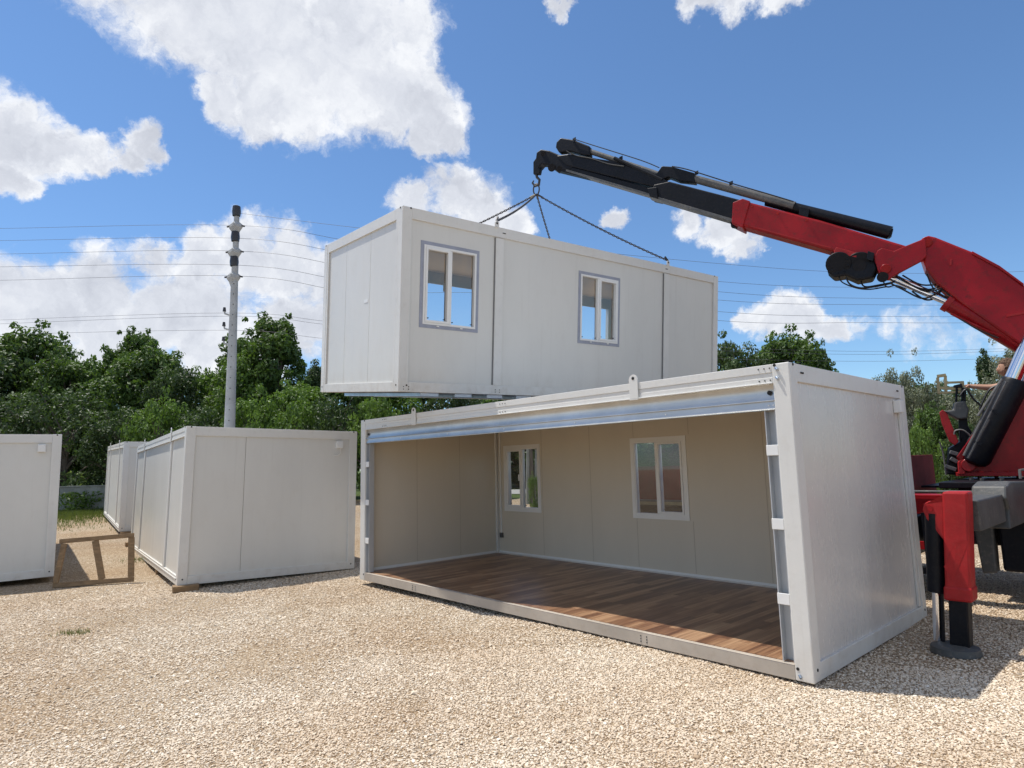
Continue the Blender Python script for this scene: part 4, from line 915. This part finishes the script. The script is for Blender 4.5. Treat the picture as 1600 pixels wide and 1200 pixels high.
    me = bpy.data.meshes.new('hair'); bm.to_mesh(me); bm.free(); me.materials.append(M['hair']); o = bpy.data.objects.new('hair', me); COL.objects.link(o); o.parent = root
    # clothing
    sn = [(pel, .17), (chest, .175), (Vector((0, 0, 1.43)), .09), (sh(-1), .085), (sh(-1).lerp(elbow, .75), .068), (sh(1), .085), (sh(1) - z * .2 + B * .04, .068)]
    skin_obj('shirt', M['shirt'], sn, [(0, 1), (1, 2), (1, 3), (3, 4), (1, 5), (5, 6)], root)
    tn = [(pel - z * .02, .165), (pel + S * -.1 - z * .06, .115), (Vector((0, 0, .48)) + S * -.11 + B * .04, .085), (Vector((0, 0, .11)) + S * -.12, .07), (pel + S * .1 - z * .06, .115), (Vector((0, 0, .48)) + S * .11 + B * .04, .085), (Vector((0, 0, .11)) + S * .12, .07)]
    skin_obj('trousers', M['jeans'], tn, [(0, 1), (1, 2), (2, 3), (0, 4), (4, 5), (5, 6)], root)
    for s in (-1, 1):
        skin_obj('shoe', M['black'], [(Vector((0, 0, .055)) + S * .12 * s - B * .05, .055), (Vector((0, 0, .05)) + S * .12 * s + B * .17, .045)], [(0, 1)], root)
operator()

# ------------------------------------------------------------------ utility pole and wires
PB = at_y(357, 690, 24.5); PB.z = gz(PB.x, PB.y)
ptop = at_y(370, 336, 24.5)
def pole():
    root = thing('utility_pole', 'tall tapered concrete power pole with dark insulators behind the left modules', 'power pole', PB)
    top = Vector((.0 + (ptop.x - PB.x), 0, ptop.z - PB.z)); H = top.z
    MB().tube([(0, 0, -.3), tuple(top * .5), tuple(top)], [.24, .17, .10], 12).build('pole_shaft', M['pole'], root, smooth=50)
    mb = MB()
    for k in range(26):
        z = 1 + k * .42
        if z < H * .76: r = .245 - .14 * z / H; c = top * (z / H); mb.tube([c + Vector((r * .25, -r - .004, 0)), c + Vector((r * .25, -r + .03, 0))], .018, 6)
    mb.build('step_hole', M['dark'], root)
    for py in (354, 394, 433):
        c = at_y(368.5 - (py - 354) * .045, py, 24.5) - PB; c.y = 0
        o = MB().tube([c + Vector((0, 0, d)) for d in (-.42, -.20, -.05, .06, .22)], [.10, .18, .28, .28, .10], 4).build('cross_arm', M['pole'], root)
        MB().tube([c + Vector((.02, -.02, d)) for d in (.22, .40, .44, .60, .64, .84, .88)], [.05, .05, .15, .17, .17, .15, .07], 10).build('insulator', M['insul'], o, smooth=30)
        for s in (-1, 1): MB().tube([c + Vector((s * .26, 0, .02)), c + Vector((s * .36, 0, .0))], .035, 6).build('insulator', M['insul'], o)
    for py in (490, 513, 536):
        c = at_y(361.5 - (py - 490) * .03, py, 24.5) - PB; c.y = 0
        o = MB().tube([c + Vector((-.0, 0, -.08)), c + Vector((-.25, 0, .0)), c + Vector((-.28, 0, .12))], .035, 6).build('bracket', M['pole'], root)
        MB().tube([c + Vector((-.28, 0, .1)), c + Vector((-.28, 0, .26))], [.07, .05], 8).build('insulator', M['insul'], o)
pole()
def wire(label, pts, r=.0075):
    P = [at_y(*p) for p in pts]; Q = []
    for i in range(len(P) - 1):
        p0 = P[max(i - 1, 0)]; p1 = P[i]; p2 = P[i + 1]; p3 = P[min(i + 2, len(P) - 1)]
        for k in range(8):
            s = k / 8; Q.append(.5 * ((2 * p1) + (p2 - p0) * s + (2 * p0 - 5 * p1 + 4 * p2 - p3) * s * s + (3 * p1 - p0 - 3 * p2 + p3) * s ** 3))
    Q.append(P[-1]); o = MB().tube(Q, r, 5).build('power_line', M['wire'], None, normals=False); tag(o, label, 'power line', 'power lines strung from the concrete pole')
ordn = ['topmost', 'second highest', 'third highest', 'fourth highest', 'fifth highest', 'sixth highest']
yl = [333, 357, 376, 397, 417, 438]; yp = [332, 352, 372, 392, 414, 431]; ym = [392, 413, 427, 444, 459, 472]; yr = [414, 442, 458, 471, 489, 503]; ye = [426, 449, 466, 476, 494, 504]
for i in range(6):
    pts = [(-250, yl[i] + 3, 34), (0, yl[i], 29.5), (366, yp[i], 24.5), (560, yp[i] + (26 if i else 24), 25.1), (800, ym[i] - 12, 25.8), (1125, yr[i] - 2, 27), (1350, ye[i], 29.5), (1600, ye[i] - 2, 34), (1900, ye[i] - 20, 42)]
    if i == 0: pts = pts[2:]
    wire('thin power wire strung from the pole, %s of the upper six' % ordn[i], pts)
for i, (a, b, c, d, lb) in enumerate(((500, 489, 548, 545, 'upper'), (506, 494, 553, 549, 'middle'), (523, 516, 564, 560, 'lower'))):
    wire('thin low power wire reaching the pole just above the trees, %s of three' % lb, [(-200, a + 8, 33), (0, a, 29.5), (358, b, 24.5), (520, b + 14, 25.), (800, (b + c) / 2 + 8, 26), (1280, c, 28), (1560, d, 32), (1800, d - 12, 38)], .006)

# ------------------------------------------------------------------ trees and plants
def leaf_cards(P, nrm, size, up=.5, aspect=1.6):
    n = len(P); a = rng.normal(size=(n, 3)); a -= nrm * (a * nrm).sum(1)[:, None]; a /= np.linalg.norm(a, axis=1)[:, None] + 1e-9
    b = np.cross(nrm, a); s = size[:, None]
    c = np.stack([P - a * s * aspect * .5, P + b * s * .42 + nrm * s * .1, P + a * s * aspect * .5, P - b * s * .42 + nrm * s * .1], 1)
    return c.reshape(-1, 3), np.arange(n * 4).reshape(n, 4)
def crown_mesh(name, mat, clumps, per, leaf, jit=.55, sun=True):
    Ps = []; Ns = []; T = []
    for (c, r, shade) in clumps:
        k = max(26, int(per * (r / .7) ** 2)); d = rng.normal(size=(k, 3)); d /= np.linalg.norm(d, axis=1)[:, None]
        rad = r * rng.uniform(.45, 1.12, k) ** .6; sq = np.array([1, 1, .72]); Ps.append(np.array(c) + d * rad[:, None] * sq)
        nn = d * .7 + rng.normal(size=(k, 3)) * jit + np.array([0, 0, .35]); nn /= np.linalg.norm(nn, axis=1)[:, None]; Ns.append(nn)
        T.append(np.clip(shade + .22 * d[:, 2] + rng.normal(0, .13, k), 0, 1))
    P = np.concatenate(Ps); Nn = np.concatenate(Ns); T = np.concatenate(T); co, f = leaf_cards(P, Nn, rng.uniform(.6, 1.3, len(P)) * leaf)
    o = mesh_np(name, co, f, mat, np.repeat(T, 4), link=False); me = o.data; bpy.data.objects.remove(o); return me
def tree_proto(kind, mat, H, R, nclump, per, leaf, cr=(.45, .9), base=.22, shape=1., gap=0.):
    clumps = []; zc = H * (base + 1) / 2; hz = H * (1 - base) / 2
    lobes = [(rng.uniform(0, 2 * pi), rng.uniform(-.6, .8), rng.uniform(.75, 1.12)) for _ in range(9)]
    for i in range(nclump):
        a = rng.uniform(0, 2 * pi); zz = rng.uniform(-1, 1); ring = sqrt(max(0, 1 - abs(zz) ** (2 * shape)))
        k = max(.55, max(l[2] * (1 - .28 * min(2, abs(((a - l[0] + pi) % (2 * pi)) - pi) + abs(zz - l[1]))) for l in lobes)) * (rng.uniform(.35, 1) ** .35)
        if kind == 'cone': ring = (1 - (zz + 1) / 2) * 1.05 + .08
        c = (cos(a) * ring * R * k, sin(a) * ring * R * k, zc + zz * hz * (.86 + .14 * k)); clumps.append((c, rng.uniform(*cr), rng.uniform(.25, .7)))
    for i in range(nclump // 2):        # ragged sprigs standing out of the crown
        c, r, sh_ = clumps[int(rng.integers(nclump))]; v = Vector((c[0], c[1], (c[2] - zc) * 1.0)); v = v * rng.uniform(1.05, 1.32); clumps.append(((v.x, v.y, max(.3, zc + v.z + rng.uniform(0, .3))), rng.uniform(.18, .38), min(.9, sh_ + .1)))
    cm = crown_mesh('crown', mat, clumps, per, leaf)
    mb = MB(); tr = H * .022 + .04
    mb.tube([(0, 0, -.3), (.05, .03, H * .3), (-.04, .05, H * .6), (.03, 0, H * .9)], [tr * 1.25, tr, tr * .6, tr * .15], 8)
    for c, r, s in clumps[::3]:
        z0 = max(.2 * H, c[2] * .55); p0 = Vector((0, 0, z0)); p2 = Vector(c); p1 = p0.lerp(p2, .5) + Vector((0, 0, .1 * H * rnd.uniform(-.2, .6))); mb.tube([p0, p1, p2], [tr * .42, tr * .22, tr * .06], 5)
    tm = mb.build('trunk', M['bark'], None, smooth=60); tmesh = tm.data; bpy.data.objects.remove(tm)
    return cm, tmesh, H
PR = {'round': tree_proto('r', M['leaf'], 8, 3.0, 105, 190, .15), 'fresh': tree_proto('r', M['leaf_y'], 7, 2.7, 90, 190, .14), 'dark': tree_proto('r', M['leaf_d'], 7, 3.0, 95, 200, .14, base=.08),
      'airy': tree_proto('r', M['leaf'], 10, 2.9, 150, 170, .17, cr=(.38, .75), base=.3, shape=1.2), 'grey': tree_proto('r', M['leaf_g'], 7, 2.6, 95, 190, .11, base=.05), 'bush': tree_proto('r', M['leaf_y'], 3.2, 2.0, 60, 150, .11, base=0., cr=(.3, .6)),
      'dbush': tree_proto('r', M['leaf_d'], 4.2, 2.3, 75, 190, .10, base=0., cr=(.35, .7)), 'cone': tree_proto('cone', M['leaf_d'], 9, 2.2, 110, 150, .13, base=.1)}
def tree(kind, px, top, Y, label, w=None, group='trees standing behind the yard', name=None):
    cm, tm, H = PR[kind]; P = at_y(px, top, Y); g = gz(P.x, Y); s = (P.z - g) / (H * 1.02); sx = s if w is None else w / F_PX * Y / {'round': 6.6, 'fresh': 6., 'dark': 6.6, 'airy': 6., 'grey': 5.8, 'bush': 4.6, 'dbush': 5.2, 'cone': 4.4}[kind]
    o = thing(name or ('tree' if H > 5 else 'bush'), label, 'tree' if H > 5 else 'bush', (P.x, Y, g), (0, 0, rnd.uniform(0, 6.28)), group); o.scale = (sx, sx, s)
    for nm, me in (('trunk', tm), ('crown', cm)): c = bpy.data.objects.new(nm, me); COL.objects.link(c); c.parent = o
T_ = tree
T_('dark', -45, 525, 33, 'large dark green tree at the left edge of the picture', 260)
T_('round', 45, 522, 36, 'tall dark green tree above the left module, its crown topped by a small tuft', 190)
T_('round', 112, 560, 34, 'rounded mid green tree right of the tall tree on the far left', 150)
T_('fresh', 150, 568, 38, 'bright green tree in the dip between the two tall left trees', 130)
T_('airy', 218, 520, 40, 'tree with a loose tufted top left of the power pole', 110)
T_('round', 235, 548, 34, 'broad leafy tree under the tufted tree, left of the power pole', 190)
T_('dark', 275, 575, 32, 'dense dark tree just left of the power pole', 130)
T_('fresh', 325, 585, 37, 'low bright green tree directly behind the power pole', 120)
T_('airy', 425, 497, 35, 'tall airy tree with gaps in its crown right of the power pole', 150)
T_('fresh', 385, 560, 33, 'fresh green tree in front of the tall airy tree', 130)
T_('dark', 360, 568, 39, 'dark narrow tree behind the power pole', 90)
T_('cone', 492, 572, 42, 'dark pointed conifer beside the raised module', 70)
T_('fresh', 470, 605, 31, 'light green tree left of the raised module corner', 140)
T_('round', 545, 588, 31, 'mid green tree beneath the left end of the raised module', 150)
T_('fresh', 610, 585, 33, 'bright green tree beneath the raised module', 150)
T_('dark', 690, 585, 36, 'dark tree seen between the raised module and the open one', 160)
T_('round', 775, 590, 56, 'tree hidden mostly by the open module', 160)
T_('dbush', 110, 612, 29.5, 'greyish dark bush rising behind the concrete wall', 190)
T_('dbush', 30, 620, 30, 'dark bush above the roof of the leftmost module', 190)
T_('dbush', 200, 640, 29, 'dark bush behind the hindmost module', 150)
T_('bush', 250, 628, 27.5, 'yellowish green bush over the roof of the closed module', 130)
T_('dbush', 320, 640, 28, 'dark bush beside the foot of the power pole', 150)
T_('bush', 400, 625, 28.5, 'green bush behind the closed module, right of the pole', 130)
T_('bush', 465, 632, 27.5, 'light green bush near the right end of the closed module', 120)
T_('dbush', 520, 625, 28, 'dark bush left of the open module', 130)
T_('bush', 590, 625, 28, 'green bush behind the corner of the open module', 120)
T_('dark', 1150, 536, 30, 'dark green tree just right of the raised module', 150)
T_('round', 1225, 530, 31, 'dark green tree with uneven top behind the open module', 175)
T_('dark', 1275, 548, 32, 'small dark tree at the right of the group behind the open module', 70)
T_('round', 1060, 560, 50, 'dark tree behind the raised module', 150)
T_('dark', 960, 600, 54, 'dark tree seen through the window of the open module', 170)
T_('dark', 880, 620, 55, 'low dark tree seen through the left window of the open module', 150)
T_('dark', 815, 650, 52, 'dark tree far behind, framed by the left window of the open module', 190)
T_('dark', 1045, 640, 50, 'dark tree far behind, framed by the right window of the open module', 210)
T_('grey', 1392, 572, 24, 'grey green tree right of the open module', 90)
T_('grey', 1425, 570, 25, 'grey green tree with pale leaves left of the wooden rail', 80)
T_('dark', 1405, 612, 27, 'dark leafy tree behind the grey green trees', 120)
T_('grey', 1557, 552, 22, 'pale grey green tree behind the operator', 105)
T_('grey', 1600, 530, 23, 'pale tree at the right edge behind the crane', 130)
T_('cone', 1537, 556, 27, 'dark conifer peeping over the pale tree near the operator', 60)
T_('grey', 1480, 612, 26, 'pale bushy tree beyond the crane controls', 120)
T_('round', 1455, 640, 20, 'deep green bushy tree beyond the truck bed', 100)
T_('dark', 1500, 660, 19, 'dark leafy tree beyond the truck bed nearer the crane', 90)
T_('bush', 1430, 668, 16.5, 'low dark bush at the end of the truck bed', 80)
T_('grey', 1660, 540, 24, 'pale tree hidden behind the crane column', 150)

T_('bush', 834, 745, 24, 'small bush beyond the open module, seen through its left window', 30)
for px, tp, lb in ((822, 700, 'left pale weathered pole seen through the left window of the open module'), (828, 694, 'middle leaning pole seen through the left window of the open module'), (835, 705, 'right pale stout pole seen through the left window of the open module')):
    P = at_y(px, tp, 30); o = MB().tube([(0, 0, -.1), (.04, .0, (P.z + .1) * .5), (.12 * rnd.uniform(-1, 1), 0, P.z + .1)], [.10, .09, .08], 8).build('wooden_pole', M['conc'] if px != 828 else M['bark'], None); o.location = (P.x, 30, gz(P.x, 30)); tag(o, lb, 'pole', 'poles beyond the open module')
def woodland():
    cl = []
    for i in range(900):
        x = rng.uniform(-62, 55); y = rng.uniform(41, 50) + abs(x) * .05 + 22 * float(np.exp(-((x - 3) / 11) ** 2)); top = 6.3 + 1.3 * sin(x * .23) + .7 * sin(x * .61 + 1) + (-1.6 if 8 < x < 60 else 0)
        cl.append(((x, y, rng.uniform(.3, 1) ** .7 * top), rng.uniform(.8, 1.5), rng.uniform(.1, .55)))
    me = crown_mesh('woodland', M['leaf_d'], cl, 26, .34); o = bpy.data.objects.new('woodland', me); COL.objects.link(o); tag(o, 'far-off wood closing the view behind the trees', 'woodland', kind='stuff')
woodland()

# low concrete wall with plants behind it
def cwall():
    a = Vector((-34, 29.0)); b = Vector((-13, 27.6)); root = thing('concrete_wall', 'low weathered grey concrete wall beyond the gap between the modules', 'wall', (a.x, a.y, .40))
    d = Vector((b.x - a.x, b.y - a.y, 0)); L = d.length; dn = d.normalized(); n = 9
    for k in range(n):
        p = dn * (L * k / n + .01); q = dn * (L * (k + 1) / n - .01); mb = MB().bar(p + Vector((0, 0, .5)), q + Vector((0, 0, .5)), .16, 1.14); mb.build('wall_panel', M['conc'], root, bevel=.015)
    mb = MB().bar(Vector((0, 0, 1.10)), d + Vector((0, 0, 1.10)), .22, .06); mb.build('coping', M['conc'], root, bevel=.01)
cwall()
def leafy(name, label, cat, center, spread, n, leaf, mat, h, group=None, kind=None, blades=False):
    x = rng.normal(0, spread[0], n); y = rng.normal(0, spread[1], n)
    if blades:
        hh = rng.uniform(.4, 1, n) * h; a = rng.uniform(0, 2 * pi, n); lean = rng.uniform(0, .5, n) * hh; w = leaf
        bx = np.cos(a); by = np.sin(a); gzv = gh(center[0] + x, center[1] + y) - center[2]
        P0 = np.stack([x - by * w, y + bx * w, gzv], -1); P1 = np.stack([x + by * w, y - bx * w, gzv], -1); P2 = np.stack([x + bx * lean, y + by * lean, gzv + hh], -1)
        co = np.stack([P0, P1, P2], 1).reshape(-1, 3); f = np.arange(n * 3).reshape(n, 3); o = mesh_np(name, co, f, mat, np.repeat(rng.uniform(.2, .9, n), 3))
    else:
        P = np.stack([x, y, rng.uniform(.1, 1, n) * h], -1); nn = rng.normal(size=(n, 3)) + np.array([0, 0, .6]); nn /= np.linalg.norm(nn, axis=1)[:, None]
        co, f = leaf_cards(P, nn, rng.uniform(.6, 1.3, n) * leaf); o = mesh_np(name, co, f, mat, np.repeat(rng.uniform(.4, 1, n), 4))
    o.location = center; tag(o, label, cat, group, kind); return o
M['leaf_p'] = leafmat('leaf_pale', (.10, .16, .05), (.30, .40, .16))
leafy('climbing_plant', 'pale leafy plants growing just over the top of the concrete wall', 'plant', (-21.6, 29.3, 1.25), (1.4, .35), 900, .14, M['leaf_p'], .9)
leafy('shrub', 'dark weeds at the foot of the concrete wall by the hindmost module', 'plant', (-18.9, 27.6, .45), (.5, .3), 500, .10, M['leaf'], .8)
leafy('grass', 'short green grass in front of the concrete wall', 'grass', (-20.5, 25.6, 0.0), (3.2, 1.6), 26000, .012, M['blade'], .16, kind='stuff', blades=True)
leafy('grass', 'thin grass tufts spreading into the gravel between the modules', 'grass', (-17.4, 21.6, 0.0), (1.6, 1.4), 4500, .010, M['blade'], .10, kind='stuff', blades=True)
leafy('weeds', 'small dry weed tuft on the gravel near the left', 'plant', (-5.33, 7.87, 0.0), (.10, .06), 120, .004, M['blade'], .07, kind='stuff', blades=True)
leafy('weeds', 'tiny weed at the base of the leftmost module', 'plant', (-9.3, 11.2, 0.0), (.12, .08), 160, .004, M['blade'], .10, kind='stuff', blades=True)
leafy('weeds', 'sparse weed tuft beside the timber frame', 'plant', (-8.2, 14.2, 0.0), (.25, .15), 200, .005, M['blade'], .09, kind='stuff', blades=True)

# ------------------------------------------------------------------ render settings
scene.view_settings.view_transform = 'Standard'; scene.view_settings.look = 'None'; scene.view_settings.exposure = 0; scene.view_settings.gamma = 1
scene.render.engine = 'CYCLES'
scene.cycles.max_bounces = 8; scene.cycles.transparent_max_bounces = 12; scene.cycles.sample_clamp_indirect = 6
